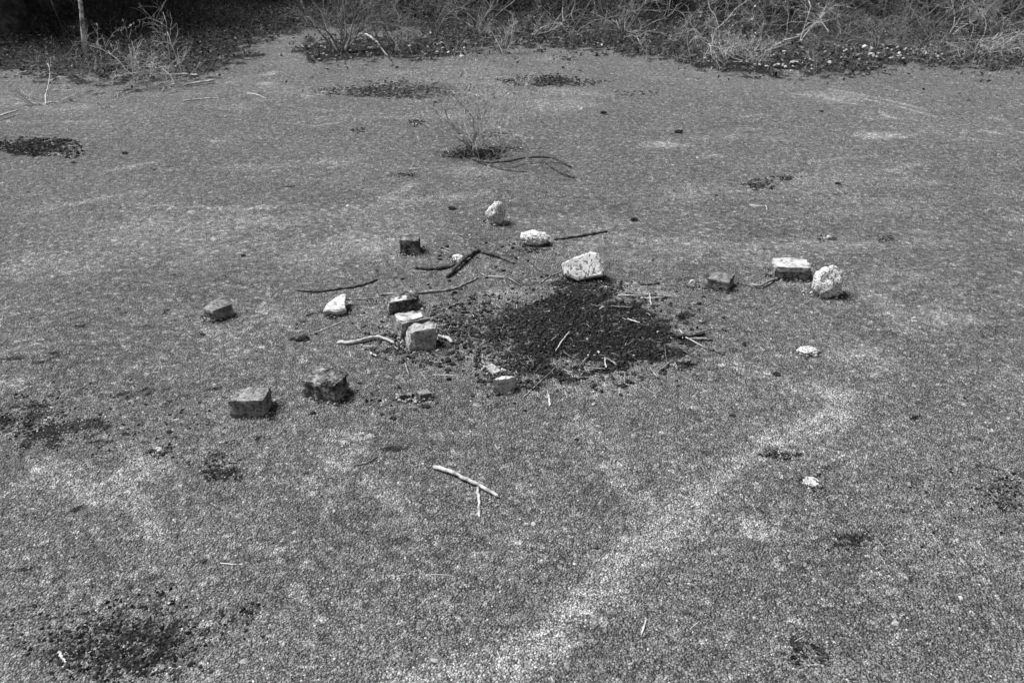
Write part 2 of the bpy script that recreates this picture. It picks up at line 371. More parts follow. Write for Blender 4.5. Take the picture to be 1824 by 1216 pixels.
# ------------------------------------------------------------------ loose chips in the tarmac
m_chip = tinted('stone_chip', 'INSTANCER', .85, 260, .75, 1.25, .25)
ng_chip = stone_group('chip_scatter', m_chip, 1, .5)
def frustum_points(n, dmin, dmax, power):
    """points on the ground around the clearing, denser near the viewer's end"""
    y = dmin + (dmax - dmin) * rng.random(n) ** power
    x = (rng.random(n) * 2 - 1) * (.76 * y + .55)
    return x, y
def chips(name, n, dmin, dmax, power, s0, s1, label, bright):
    x, y = frustum_points(n, dmin, dmax, power)
    keep = (litter_mask(x, y) < .5) & (fire_mask(x, y) < .5) & (rng.random(n) < .35 + 1.1 * sstep(.35, .6, fbm(x, y, 4.5, 500, 4))); x, y = x[keep], y[keep]
    n = len(x)
    a, dk_ = albedo(x, y); a = np.where(rng.random(n) < dk_ * .85, a * .16, a)
    sc = s0 + (s1 - s0) * rng.random(n) ** 2.2
    t = a * rng.lognormal(0, .24, n)
    br = rng.random(n) < bright
    t = np.where(br, np.clip(rng.uniform(.28, .6, n), 0, .6), t)
    z = height(x, y) + sc * rng.uniform(-.45, .15, n)
    o = scatter(name, np.stack([x, y, z], 1), sc, np.clip(t, .015, .62), ng_chip, m_chip)
    return tag(o, label, 'gravel', None, 'stuff')
chips('gravel', 300000, .75, 4.2, 1.35, .0010, .0029, 'fine grey stone chips worn loose across the near tarmac', .03)
chips('gravel', 36000, 3.6, 8.6, 1.2, .0025, .005, 'fine grey stone chips worn loose across the far tarmac', .012)

# ------------------------------------------------------------------ bricks
def pitted(name, base_stops, spot_scale, spot_lo, spot_hi, spot_val, crack=0, base_scale=16):
    m, nt, b = new_mat(name, .95, .15)
    tc = N(nt, 'ShaderNodeTexCoord')
    n = N(nt, 'ShaderNodeTexNoise', Scale=base_scale, Detail=6, Roughness=.65); nt.links.new(tc.outputs['Object'], n.inputs['Vector'])
    base = ramp(nt, n.outputs[0], base_stops)
    v = N(nt, 'ShaderNodeTexNoise', Scale=spot_scale, Detail=2.5, Roughness=.6); nt.links.new(tc.outputs['Object'], v.inputs['Vector'])
    k = ramp(nt, v.outputs[0], [(spot_lo, spot_val), (spot_hi, 1)])
    col = mathn(nt, 'MULTIPLY', base, k)
    if crack:
        w = N(nt, 'ShaderNodeTexNoise', Scale=30, Detail=4); nt.links.new(tc.outputs['Object'], w.inputs['Vector'])
        ad = N(nt, 'ShaderNodeVectorMath', operation='MULTIPLY_ADD'); ad.inputs[1].default_value = (.03, .03, .03)
        nt.links.new(w.outputs['Color'], ad.inputs[0]); nt.links.new(tc.outputs['Object'], ad.inputs[2])
        vc = N(nt, 'ShaderNodeTexVoronoi', Scale=crack); vc.feature = 'DISTANCE_TO_EDGE'; nt.links.new(ad.outputs[0], vc.inputs['Vector'])
        col = mathn(nt, 'MULTIPLY', col, ramp(nt, vc.outputs['Distance'], [(.012, .06), (.03, 1)]))
    nt.links.new(col, b.inputs['Base Color'])
    n2 = N(nt, 'ShaderNodeTexNoise', Scale=90, Detail=6, Roughness=.7); nt.links.new(tc.outputs['Object'], n2.inputs['Vector'])
    bump(nt, b, mathn(nt, 'ADD', n2.outputs[0], mathn(nt, 'MULTIPLY', k, .6)), .9, .006)
    return m
m_brick = pitted('weathered_brick', [(.36, .08), (.45, .15), (.55, .22), (.66, .32)], 150, .38, .43, .4, 0, 34)
m_brick_lit = pitted('sunlit_toned_brick', [(.36, .30), (.5, .45), (.64, .58)], 120, .38, .43, .45, 0, 36)  # paler brick copy, sun on the front face put into its colour
m_brick_crack = pitted('cracked_brick', [(.36, .06), (.45, .12), (.55, .18), (.66, .26)], 110, .38, .43, .4, 17, 30)
m_brick_dark = pitted('sooty_brick', [(.38, .03), (.47, .09), (.55, .17), (.64, .33)], 110, .40, .46, .35, 0, 30)
m_brick_pale = pitted('pale_brick', [(.36, .15), (.5, .29), (.64, .42)], 120, .38, .43, .45, 0, 36)
m_mortar = mottled('old_mortar', [(.36, .12), (.45, .3), (.55, .42), (.7, .52)], 40, .95, 110, .8, .006)
m_moss = mottled('dry_moss', [(.3, .012), (.5, .03), (.72, .08)], 60, 1, 200, 1, .01)
def box_grid(corners, n=9):
    """corners: 8 points (bottom 4 ccw, top 4) -> bmesh of the trilinear block"""
    bm = bmesh.new(); c = [Vector(p) for p in corners]; key = {}
    def pt(u, v, w):
        b = c[0].lerp(c[1], u).lerp(c[3].lerp(c[2], u), v); t = c[4].lerp(c[5], u).lerp(c[7].lerp(c[6], u), v); return b.lerp(t, w)
    def vert(i, j, k):
        if (i, j, k) not in key: key[(i, j, k)] = bm.verts.new(pt(i / n, j / n, k / n))
        return key[(i, j, k)]
    for i in range(n):
        for j in range(n):
            bm.faces.new([vert(i, j, 0), vert(i, j + 1, 0), vert(i + 1, j + 1, 0), vert(i + 1, j, 0)])
            bm.faces.new([vert(i, j, n), vert(i + 1, j, n), vert(i + 1, j + 1, n), vert(i, j + 1, n)])
            bm.faces.new([vert(i, 0, j), vert(i + 1, 0, j), vert(i + 1, 0, j + 1), vert(i, 0, j + 1)])
            bm.faces.new([vert(i, n, j), vert(i, n, j + 1), vert(i + 1, n, j + 1), vert(i + 1, n, j)])
            bm.faces.new([vert(0, i, j), vert(0, i, j + 1), vert(0, i + 1, j + 1), vert(0, i + 1, j)])
            bm.faces.new([vert(n, i, j), vert(n, i + 1, j), vert(n, i + 1, j + 1), vert(n, i, j + 1)])
    bmesh.ops.recalc_face_normals(bm, faces=bm.faces)
    return bm, key
def roughen(bm, seed, amp, chips=3, chip_r=.03, smooth_edges=True):
    r = random.Random(seed); off = Vector((seed * 3.1, seed * 1.7, 0))
    bm.normal_update(); bm.verts.index_update(); vs_ = list(bm.verts)
    edge_v = {v.index for v in vs_ if any(len(e.link_faces) == 2 and e.calc_face_angle(0) > .6 for e in v.link_edges)}
    zs = [v.co.z for v in vs_]; ctr = sum((v.co for v in vs_), Vector()) / len(vs_)
    ev = [v for v in vs_ if v.index in edge_v] or vs_
    for _ in range(chips * 3 if edge_v else 0):                                  # broken corners and arrises
        a = r.choice(ev); c0 = a.co.copy(); rr = chip_r * r.uniform(.4, 1.0)
        for v in vs_:
            d = (v.co - c0).length
            if d < rr: v.co = v.co.lerp(ctr, .11 * (1 - d / rr) ** .7)
    for v in vs_:
        q = v.co * 18 + off; q2 = v.co * 70 + off
        v.co += v.normal * (mnoise.noise(q) * amp * .8 + mnoise.noise(q2) * amp * .5 + mnoise.noise(v.co * 150 + off) * amp * .35)
        wear = max(0, mnoise.noise(v.co * 45 + off * 2) + .15)
        if smooth_edges and v.index in edge_v: v.co = v.co.lerp(ctr, .035 * wear)
def to_obj(bm, name, m, parent=None, loc=None, smooth=True, ang=35):
    me = bpy.data.meshes.new(name)
    if loc is not None:
        for v in bm.verts: v.co -= loc
    bm.to_mesh(me); bm.free(); me.materials.append(m)
    me.polygons.foreach_set('use_smooth', np.full(len(me.polygons), smooth, bool))
    if smooth: me.set_sharp_from_angle(angle=math.radians(ang))
    o = link(name, me, None, parent)
    if parent is None and loc is not None: o.location = loc
    return o
NB = 18
def brick(c0, c1, c2, hpx, label, m, seed, top=(1, 1, 1, 1), lean=(0, 0), amp=.0035, chips=4, chip_r=.03, mortar=None, moss=0, sink=.006):
    """c0 the nearest bottom corner, c1 and c2 its neighbours (photo pixels on the ground); hpx the visible edge height"""
    a, b, c = P(*c0), P(*c1), P(*c2); d = b + c - a
    h = hpx / S(c0[1]) / math.cos(dep(c0[1]))
    base = [a, b, d, c]
    if (b - a).cross(c - a).z < 0: base = [a, c, d, b]; top = (top[0], top[3], top[2], top[1])
    ctr = (a + d) / 2; z0 = hz(ctr.x, ctr.y) - sink
    for p in base: p.z = z0
    tp = [p + Vector((lean[0], lean[1], h * t + sink)) for p, t in zip(base, top)]
    loc = Vector((ctr.x, ctr.y, z0))
    bm, key = box_grid(base + tp, NB); roughen(bm, seed, amp, chips, chip_r)
    if mortar is None and not moss:
        o = to_obj(bm, 'brick', m, None, loc); tag(o, label, 'brick', 'bricks and brick halves round the old fire'); return o
    root = empty('brick', loc, label, 'brick', 'bricks and brick halves round the old fire')
    top_c = [key[(0, 0, NB)].co.copy(), key[(NB, 0, NB)].co.copy(), key[(NB, NB, NB)].co.copy(), key[(0, NB, NB)].co.copy()]
    to_obj(bm, 'body', m, root, loc)
    if mortar:
        u0, u1, v0, v1, th = mortar
        def q(u, v): return top_c[0].lerp(top_c[1], u).lerp(top_c[3].lerp(top_c[2], u), v)
        lo = [q(u0, v0), q(u1, v0), q(u1, v1), q(u0, v1)]
        hi = [p + Vector((random.uniform(-.004, .004), random.uniform(-.004, .004), th * random.uniform(.7, 1.3))) for p in lo]
        lo = [p - Vector((0, 0, .006)) for p in lo]
        bm, _ = box_grid(lo + hi, 8); roughen(bm, seed + 50, .0065, 5, .025)
        to_obj(bm, 'mortar', m_mortar, root, loc)
    if moss:
        n = moss; u = rng.random(n); v = rng.random(n); pts = []
        for i in range(n):
            p = top_c[0].lerp(top_c[1], u[i]).lerp(top_c[3].lerp(top_c[2], u[i]), v[i] * .55 + .0)
            pts.append(p - loc + Vector((0, 0, -.001)))
        R = rotmats(rng.normal(0, .5, n), rng.normal(0, .5, n), rng.uniform(0, 6, n)) * (rng.uniform(.002, .006, n)[:, None, None])
        me = bake('moss', OCT, np.array([tuple(p) for p in pts]), R, rng.uniform(.01, .06, n), 3)
        tag(link('moss', me, m_moss_t, root), kind='stuff')
    return root
OCT = ([(1, 0, 0), (0, 1, 0), (-1, 0, 0), (0, -1, 0), (0, 0, .8), (0, 0, -.8)],
       [(0, 1, 4), (1, 2, 4), (2, 3, 4), (3, 0, 4), (1, 0, 5), (2, 1, 5), (3, 2, 5), (0, 3, 5)])
m_moss_t = tinted('moss_clump', 'GEOMETRY', 1.0, 150, .5, 1.4, .05)
brick((713, 452), (747, 453), (716, 440), 25, 'small square dark brick end standing alone behind the forked branch', m_brick_dark, 1, amp=.002, chips=2, chip_r=.015)
brick((693, 561), (752, 549), (684, 546), 21, 'dark sided brick with pale rim, farthest of the three-brick heap', m_brick_dark, 2, (1, .95, 1, 1.05), mortar=(-.02, .9, .0, .5, .004), chips=5)
brick((714, 604), (768, 594), (698, 590), 28, 'long brick with thick white mortar on top, middle of the three-brick heap', m_brick, 3, mortar=(.02, .96, .02, .95, .007), chips=5)
brick((727, 628), (778, 622), (722, 612), 33, 'upright pale broken brick leaning at the front of the three-brick heap', m_brick_pale, 4, (.95, 1.05, 1, .9), (.004, .014), amp=.005, chips=6)
brick((383, 575), (418, 562), (358, 566), 20, 'lone brick with bright left face and sooty right face, leftmost of all', m_brick, 5, (1, 1, 1.1, .8), amp=.004, chips=5)
brick((473, 742), (411, 743), (489, 716), 28, 'large half brick with clean flat pale top, nearest to the viewer', m_brick, 6, (1.02, 1, 1, 1.02), amp=.003, chips=3)
brick((598, 720), (537, 706), (627, 695), 31, 'big rough brick with moss crusted top beside the flat topped half', m_brick_dark, 7, (1, .95, 1.1, 1.05), amp=.005, chips=5, chip_r=.03, moss=700)
brick((905, 700), (878, 702), (920, 692), 26, 'pale clean half brick at the near edge of the fire bed', m_brick_lit, 8, (1, 1, 1, .95), amp=.0025, chips=4, chip_r=.02)
brick((1296, 521), (1258, 515), (1306, 507), 17, 'mossy brick that blends into the ground right of the fire bed', m_brick, 9, amp=.004, chips=5, chip_r=.02)
brick((1378, 500), (1442, 503), (1371, 483), 19, 'cracked brick topped with a white mortar crust beside the round white stone', m_brick_crack, 10, mortar=(-.03, 1.0, .0, 1.0, .012), chips=3)
brick((1218, 655), (1203, 650), (1230, 649), 9, 'small dark brick fragment at the right rim of the fire bed', m_brick_dark, 11, amp=.003, chips=3, chip_r=.015)
brick((712, 714), (738, 713), (708, 706), 9, 'flat charred brick shard sunk between the moss topped brick and the pale half brick', m_brick_dark, 12, amp=.004, chips=4, chip_r=.02)
brick((748, 713), (768, 709), (742, 706), 9, 'little pale brick crumb next to the flat charred shard', m_brick, 13, amp=.003, chips=4, chip_r=.015)
brick((880, 670), (893, 664), (863, 656), 4, 'thin pale flat shard tucked behind the half brick at the fire bed', m_brick_pale, 14, amp=.002, chips=4, chip_r=.015)

# ------------------------------------------------------------------ white stones
m_white = pitted('pitted_white_concrete', [(.35, .48), (.5, .64), (.65, .74)], 165, .425, .465, .24)
m_mott = pitted('lichen_mottled_limestone', [(.35, .54), (.5, .64), (.65, .7)], 95, .42, .435, .25)
m_plain = pitted('pale_stone', [(.36, .32), (.5, .46), (.64, .58)], 70, .40, .46, .6)
def stone(px, py, w, h, label, m, seed, shape=(1, .8), cuts=6, pits=0, name='stone', cat='stone', sub=4, yaw=0, amp=.07, taper=0.0, group=None, sink=.12):
    """px,py the middle of its foot, w,h its visible size in photo pixels"""
    r = random.Random(seed); s = S(py); W = w / s; D = W * shape[1]
    H = max(math.sqrt(max((h / s) ** 2 - (D * math.sin(dep(py))) ** 2, 0)) / math.cos(dep(py)), W * .22)
    bm = bmesh.new(); bmesh.ops.create_icosphere(bm, subdivisions=sub, radius=1)
    planes = [(Vector((r.gauss(0, 1), r.gauss(0, 1), r.gauss(0, .8))).normalized(), r.uniform(.70, .9)) for _ in range(cuts)]
    off = Vector((seed * 5.3, seed * 2.9, seed))
    pc = [Vector((r.gauss(0, 1), r.gauss(0, 1), r.gauss(0, 1))).normalized() for _ in range(pits)]
    pr = [r.uniform(.07, .2) for _ in range(pits)]
    for v in bm.verts:
        n = v.co.normalized(); f = 1.0
        for pn, pd in planes:
            c = n.dot(pn)
            if c > .2: f = min(f, pd / c)
        f += mnoise.fractal(n * 1.6 + off, .8, 2.1, 5) * amp * 1.6 + mnoise.noise(n * 8 + off) * amp * .6 + mnoise.noise(n * 19 + off) * amp * .35
        for q, rr in zip(pc, pr):
            d = (n - q).length
            if d < rr: f -= .12 * (1 - (d / rr) ** 2)
        v.co = n * f
        k = 1 - taper * (v.co.z * .5 + .5)
        v.co.x *= k; v.co.y *= k
    zs = [v.co.z for v in bm.verts]; xs = [v.co.x for v in bm.verts]; ys = [v.co.y for v in bm.verts]
    ex, ey, ez = max(xs) - min(xs), max(ys) - min(ys), max(zs) - min(zs)
    M = Matrix.Rotation(yaw, 3, 'Z')
    for v in bm.verts:
        v.co = M @ Vector((v.co.x / ex * W, v.co.y / ey * D, (v.co.z - min(zs)) / ez * H - H * sink))
    p = G(px, py); p.y += D * .42
    p.z = hz(p.x, p.y)
    o = to_obj(bm, name, m, None, None, True, 60); o.location = p
    return tag(o, label, cat, group)
GW = 'white stones lying about the fire'
stone(883, 404, 37, 46, 'upright egg shaped pitted white stone, farthest of the white stones', m_white, 21, (1, .8), 7, 26, taper=.12, amp=.10, group=GW)
stone(953, 442, 54, 29, 'flat lying white stone beside the thin straight stick', m_white, 22, (1, .62), 6, 22, amp=.11, group=GW)
stone(1478, 533, 54, 62, 'big rounded pitted white stone beside the cracked brick', m_white, 23, (1, .85), 7, 26, taper=.28, amp=.10, group=GW)
stone(815, 467, 20, 13, 'little pale pitted stone under the forked dark branch', m_white, 24, (1, .8), 5, 6, sub=3, group=GW)
stone(1441, 633, 40, 17, 'low crumbly pale lump with a dark notch right of the fire bed', m_white, 25, (1, .7), 5, 14, amp=.16, group=GW)
stone(1448, 866, 30, 13, 'thin white flake lying flat in the near right foreground', m_plain, 26, (1, .8), 5, 0, sub=3, group=GW)
stone(282, 807, 14, 10, 'tiny bright white pebble in the left foreground', m_plain, 27, (1, .8), 5, 0, sub=3, group=GW)
stone(1233, 513, 15, 14, 'small pale chip at the left of the mossy brick', m_plain, 28, (1, .7), 5, 0, sub=3, taper=.4, group=GW)
stone(1477, 426, 10, 7, 'tiny white pebble behind the big rounded stone', m_plain, 29, (1, .8), 4, 0, sub=3, group=GW)
def slab(outline, py_foot, px_foot, tilt, thick, label, m, seed, lift=.02, amp=.003, yaw=0, name='stone'):
    """flat stone: outline in photo pixels, real plate tilted back by `tilt`, standing at the given foot pixel"""
    s = S(py_foot); f = math.sin(tilt + dep(py_foot))          # how much the plate is foreshortened
    n = 26; pts = [((x - px_foot) / s, (py_foot - y) / s / f) for x, y in outline]
    bm = bmesh.new(); xs = [p[0] for p in pts]; ys = [p[1] for p in pts]
    poly = pts; grid = {}
    cx, cy = sum(xs) / len(xs), sum(ys) / len(ys)
    per = []
    for (a, b) in zip(poly, poly[1:] + poly[:1]):
        for k in range(5): per.append((a[0] + (b[0] - a[0]) * k / 5, a[1] + (b[1] - a[1]) * k / 5))
    R = 9; front = []; back = []
    for side, store in ((0, front), (1, back)):
        for k in range(R):
            q = 1 - k / R
            store.append([bm.verts.new((cx + (p[0] - cx) * q, cy + (p[1] - cy) * q, (-thick if side else 0) - (0.004 if k == 0 else 0) * (-1 if side else 1))) for p in per])
        c = bm.verts.new((cx, cy, -thick if side else 0))
        m_ = len(per)
        for k in range(R - 1):
            for i in range(m_):
                bm.faces.new([store[k][i], store[k][(i + 1) % m_], store[k + 1][(i + 1) % m_], store[k + 1][i]])
        for i in range(m_): bm.faces.new([store[-1][i], store[-1][(i + 1) % m_], c])
    for i in range(len(per)):
        bm.faces.new([front[0][i], back[0][i], back[0][(i + 1) % len(per)], front[0][(i + 1) % len(per)]])
    bmesh.ops.recalc_face_normals(bm, faces=bm.faces); roughen(bm, seed, amp, 0, smooth_edges=False)
    M = Matrix.Rotation(yaw, 3, 'Z') @ Matrix.Rotation(tilt, 3, 'X')      # plate plane rises away from the viewer
    for v in bm.verts: v.co = M @ v.co
    zmin = min(v.co.z for v in bm.verts)
    p = G(px_foot, py_foot); p.z += lift - max(zmin, -.03)* 0
    o = to_obj(bm, name, m, None, None, True, 16); o.location = p
    return tag(o, label, 'stone', GW)
slab([(1006, 494), (1001, 475), (1022, 466), (1036, 460), (1050, 455), (1066, 458), (1070, 466), (1069, 474), (1075, 488), (1073, 497), (1056, 500), (1030, 506)],
     507, 1036, math.radians(58), .05, 'white flat stone with grey lichen blotches propped at the back of the fire', m_mott, 31, .012, .002)
slab([(576, 562), (580, 548), (592, 536), (604, 530), (611, 529), (612, 545), (616, 558), (600, 562), (588, 560)],
     562, 596, math.radians(14), .022, 'small white wedge shaped slab under a thin twig, left of the brick heap', m_plain, 32, .022)

# ------------------------------------------------------------------ fire bed
m_coal = tinted('charcoal_lump', 'INSTANCER', .8, 300, .6, 1.5, .35)
ng_coal = stone_group('coal_scatter', m_coal, 1, .85)
def poly_pts(poly, n):
    xs = [p[0] for p in poly]; ys = [p[1] for p in poly]
    x = rng.uniform(min(xs) - .05, max(xs) + .05, n); y = rng.uniform(min(ys) - .05, max(ys) + .05, n)
    k = fire_mask(x, y) > .5
    return x[k], y[k]
x, y = poly_pts(FIRE, 40000); n = len(x); sc = .0009 + .0062 * rng.random(n) ** 4.5
t = rng.lognormal(math.log(.0055), .8, n) * (.5 + 1.2 * sstep(.4, .65, fbm(x, y, 12, 400))); t = np.where(rng.random(n) < .035, rng.uniform(.03, .12, n), t); t = np.where(rng.random(n) < .006, rng.uniform(.2, .45, n), t)
o = scatter('charcoal_bed', np.stack([x, y, height(x, y) + sc * rng.uniform(-.5, .4, n)], 1), sc, np.clip(t, .003, .5), ng_coal, m_coal)
tag(o, 'black bed of charcoal lumps and ash from an old camp fire', 'charcoal', None, 'stuff')
# loose coals thrown out round the bed
cs = []
for (px, py, rx, ry, n) in [(1020, 600, 330, 110, 700), (1030, 600, 230, 95, 1500), (770, 600, 130, 55, 560), (1050, 515, 60, 16, 110), (900, 700, 60, 26, 60), (940, 450, 60, 18, 50), (700, 720, 60, 30, 30),
                            (700, 560, 200, 90, 160), (860, 470, 180, 50, 130), (880, 575, 115, 50, 1000), (800, 620, 110, 40, 420), (900, 660, 60, 40, 350), (1060, 515, 60, 14, 250)]:
    for _ in range(n):
        r_ = math.sqrt(random.random()); a = random.random() * 6.283
        cs.append(P(px + rx * r_ * math.cos(a), py + ry * r_ * math.sin(a))[:2])
cs = np.array(cs); n = len(cs); sc = .0014 + .0075 * rng.random(n) ** 4
o = scatter('loose_charcoal', np.stack([cs[:, 0], cs[:, 1], height(cs[:, 0], cs[:, 1]) + sc * .3], 1), sc, np.clip(rng.lognormal(math.log(.013), .5, n), .005, .1), ng_coal, m_coal)
tag(o, 'loose black crumbs of charcoal thrown out round the fire bed', 'charcoal', None, 'stuff')

# ------------------------------------------------------------------ grit banked against the bricks and stones, odd pebbles, leaf scraps
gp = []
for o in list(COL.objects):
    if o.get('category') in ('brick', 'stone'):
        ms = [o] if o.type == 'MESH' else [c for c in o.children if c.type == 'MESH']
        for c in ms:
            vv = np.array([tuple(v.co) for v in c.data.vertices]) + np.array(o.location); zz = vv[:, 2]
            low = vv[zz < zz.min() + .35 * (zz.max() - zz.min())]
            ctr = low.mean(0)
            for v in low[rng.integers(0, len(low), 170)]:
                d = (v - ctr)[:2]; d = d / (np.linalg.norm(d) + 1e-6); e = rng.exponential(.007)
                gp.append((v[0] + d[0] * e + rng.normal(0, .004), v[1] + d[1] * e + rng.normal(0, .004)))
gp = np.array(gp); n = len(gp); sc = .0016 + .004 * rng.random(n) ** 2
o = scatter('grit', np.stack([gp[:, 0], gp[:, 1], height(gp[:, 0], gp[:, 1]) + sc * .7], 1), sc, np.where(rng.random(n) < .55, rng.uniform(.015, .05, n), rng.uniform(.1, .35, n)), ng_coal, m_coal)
tag(o, 'dark grit and soil crumbs banked against the bricks and stones', 'grit', None, 'stuff')
x, y = frustum_points(900, .8, 6.5, 1.0); n = len(x); sc = .003 + .006 * rng.random(n) ** 4
o = scatter('pebbles', np.stack([x, y, height(x, y)], 1), sc, np.where(rng.random(n) < .4, rng.uniform(.2, .38, n), rng.uniform(.03, .16, n)), ng_chip, m_chip)
tag(o, 'odd larger pebbles sparsely strewn over the tarmac', 'pebbles', None, 'stuff')

# ------------------------------------------------------------------ sticks
m_dark = mottled('dark_bark', [(.36, .02), (.5, .055), (.64, .14)], 60, .9, 150, .8, .004)
m_mid = mottled('grey_bark', [(.36, .06), (.5, .15), (.64, .30)], 55, .9, 150, .7, .003)
m_light = mottled('peeled_wood', [(.36, .18), (.5, .36), (.64, .52)], 60, .85, 160, .6, .003)
def stick_strand(pts, rpx, lift=0.0, taper=.6, org=None, arch=0.0, seed=0):
    r = random.Random(seed); out = []; rad = []
    w = [P(*p) for p in pts]
    fine = []
    for i in range(len(w) - 1):                             # resample smoothly
        p0 = w[max(i - 1, 0)]; p1 = w[i]; p2 = w[i + 1]; p3 = w[min(i + 2, len(w) - 1)]
        for k in range(6):
            t_ = k / 6; a = 2 * p1; b = p2 - p0; c = 2 * p0 - 5 * p1 + 4 * p2 - p3; d = -p0 + 3 * p1 - 3 * p2 + p3
            fine.append((a + b * t_ + c * t_ * t_ + d * t_ ** 3) * .5)
    fine.append(w[-1]); m_ = len(fine)
    R = .85 * rpx / S(sum(p[1] for p in pts) / len(pts))
    for i, p in enumerate(fine):
        f = i / (m_ - 1); rr = R * (1 - (1 - taper) * f) * r.uniform(.8, 1.18) * (.62 if i in (0, m_ - 1) else 1)
        z = hz(p.x, p.y) + rr * .75 + lift + arch * math.sin(f * math.pi)
        out.append((p.x + r.uniform(-.45, .45) * R, p.y + r.uniform(-.45, .45) * R, z)); rad.append(rr)
    return out, rad
def stick(parts, label, m, cat='stick', name='stick', group=None, seed=0):
    """parts: list of (pixel polyline, radius px, lift, taper, arch); first is the stem, others its side branches"""
    strands = [stick_strand(p[0], p[1], p[2] if len(p) > 2 else 0, p[3] if len(p) > 3 else .6, arch=p[4] if len(p) > 4 else 0, seed=seed + i) for i, p in enumerate(parts)]
    o0 = Vector(strands[0][0][0]); o0.z = hz(o0.x, o0.y)
    loc = lambda s: ([tuple(Vector(q) - o0) for q in s[0]], s[1])
    if len(strands) == 1:
        o = link(name, tubes(name, [loc(strands[0])], 7), m); o.location = o0; return tag(o, label, cat, group)
    root = empty(name, o0, label, cat, group)
    link('stem', tubes('stem', [loc(strands[0])], 8), m, root)
    for s in strands[1:]: link('side_branch', tubes('side_branch', [loc(s)], 7), m, root)
    return root
stick([([(526, 518), (560, 520), (600, 516), (640, 509), (672, 498)], 3.0, 0, .9)], 'long dark slightly curved stick lying behind the white wedge slab', m_dark, seed=1)
stick([([(676, 526), (720, 524), (765, 521), (805, 516), (830, 506), (856, 493)], 3.6, 0, .6)], 'long grey brown stick bent upward at right, just behind the brick heap', m_mid, seed=2)
stick([([(795, 494), (815, 480), (832, 464), (852, 448)], 4.4, .0, .95, .01), ([(852, 448), (868, 455), (890, 461), (917, 471)], 4.2, .0, .5, .004),
       ([(739, 478), (770, 480), (800, 477), (822, 470)], 4.6, .0, .7, .002)], 'thick dark forked branch with a bent elbow behind the fire', m_dark, 'branch', 'branch', seed=3)
stick([([(602, 609), (630, 612), (658, 607), (676, 604), (704, 613)], 4.0, 0, .8, .006)], 'short pale wavy stick in front of the brick heap', m_light, seed=4)
stick([([(986, 430), (1020, 425), (1050, 420), (1081, 414)], 2.6, 0, 1.2)], 'thin straight dark stick beside the flat white stone', m_dark, seed=5)
stick([([(772, 832), (800, 843), (850, 866), (890, 886)], 4.6, .002, .75, .004), ([(851, 867), (853, 890), (855, 918)], 3.8, 0, .8)], 'pale peeled T shaped stick alone in the near foreground', m_light, seed=6)
stick([([(840, 284), (870, 297), (900, 299), (940, 292), (985, 289), (1018, 299)], 2.8, 0, .7, .03), ([(972, 291), (985, 303), (1005, 314), (1024, 318)], 2.0, 0, .7, .01),
       ([(1000, 312), (1008, 306), (1018, 305)], 1.3), ([(872, 297), (900, 304), (940, 307)], 1.8, 0, .6)], 'long fallen thin branch arching from the foot of the lone bush', m_dark, 'branch', 'branch', seed=7)
stick([([(1224, 599), (1255, 594), (1297, 587)], 2.2, .008, .5)], 'thin twig sticking out past the right tip of the fire bed', m_mid, seed=8)
stick([([(1207, 603), (1232, 601), (1256, 597)], 5.0, .004, .7)], 'charred log end at the right tip of the fire bed', m_dark, seed=9)
stick([([(1226, 607), (1248, 606), (1270, 606)], 3.4, .002, .7)], 'grey half burnt stick under the charred log end', m_mid, seed=10)
stick([([(1262, 622), (1275, 626), (1288, 632)], 4.2, 0, .7)], 'short black burnt stub lying off the right tip of the fire bed', m_dark, seed=11)
stick([([(1335, 508), (1352, 514), (1366, 508), (1386, 499)], 2.8, 0, .9, .01), ([(1350, 514), (1330, 508), (1322, 507)], 1.6)], 'crooked grey twig poking out under the cracked brick', m_mid, seed=12)
stick([([(782, 603), (795, 606), (806, 613)], 4.5, .004, .8)], 'stubby pale stick end right of the brick heap', m_light, seed=13)
stick([([(1138, 508), (1158, 508), (1174, 506)], 2.8, 0, .9)], 'short dark stick behind the right half of the fire bed', m_dark, seed=14)
stick([([(963, 506), (980, 494), (1002, 486)], 1.6, 0, .8)], 'thin curved twig leaning to the mottled flat stone', m_mid, seed=15)
stick([([(590, 541), (620, 542), (660, 540), (690, 537)], 1.6, .018, .9)], 'thin twig lying across the white wedge slab', m_mid, seed=16)
stick([([(560, 591), (585, 582), (612, 570)], 1.6, 0, .8)], 'thin pale twig pointing toward the white wedge slab', m_light, seed=17)
stick([([(630, 827), (655, 822), (673, 811)], 2.6, 0, .6)], 'small curved pale twig to the left of the T shaped stick', m_mid, seed=18)
stick([([(330, 155), (352, 152), (382, 148)], 2.6, .01, .9)], 'bright pale stick on the litter edge below the left shrubs', m_light, seed=19)
stick([([(303, 139), (330, 137), (354, 139)], 2.2, .02, .9)], 'pale stick half under the left shrubs', m_light, seed=20)
stick([([(-20, 219), (5, 212), (34, 202)], 2.2, .02, .8)], 'pale stick cut off by the left edge above the dark moss patch', m_light, seed=21)
stick([([(440, 167), (455, 169), (470, 174), (476, 174)], 1.6, 0, .6), ([(455, 169), (462, 165)], 1.2)], 'little forked pale twig near the upper left', m_light, seed=22)
stick([([(326, 180), (355, 177), (392, 175)], 1.8, 0, .6)], 'faint pale twig lying level below the left shrubs', m_light, seed=23)
stick([([(932, 710), (960, 684), (990, 655)], 1.9, 0, .6)], 'thin dark twig slanting across the near rim of the fire bed', m_mid, seed=24)
stick([([(1014, 595), (1002, 611), (990, 629)], 1.9, .008, .6)], 'thin pale twig lying on the middle of the fire bed', m_light, seed=25)
stick([([(978, 704), (979, 724)], 2.4, 0, .9)], 'short upright looking pale peg in front of the fire bed', m_light, seed=26)
stick([([(1215, 601), (1235, 611), (1257, 622)], 1.9, .004, .6)], 'thin pale twig slanting down from the charred log end', m_light, seed=27)
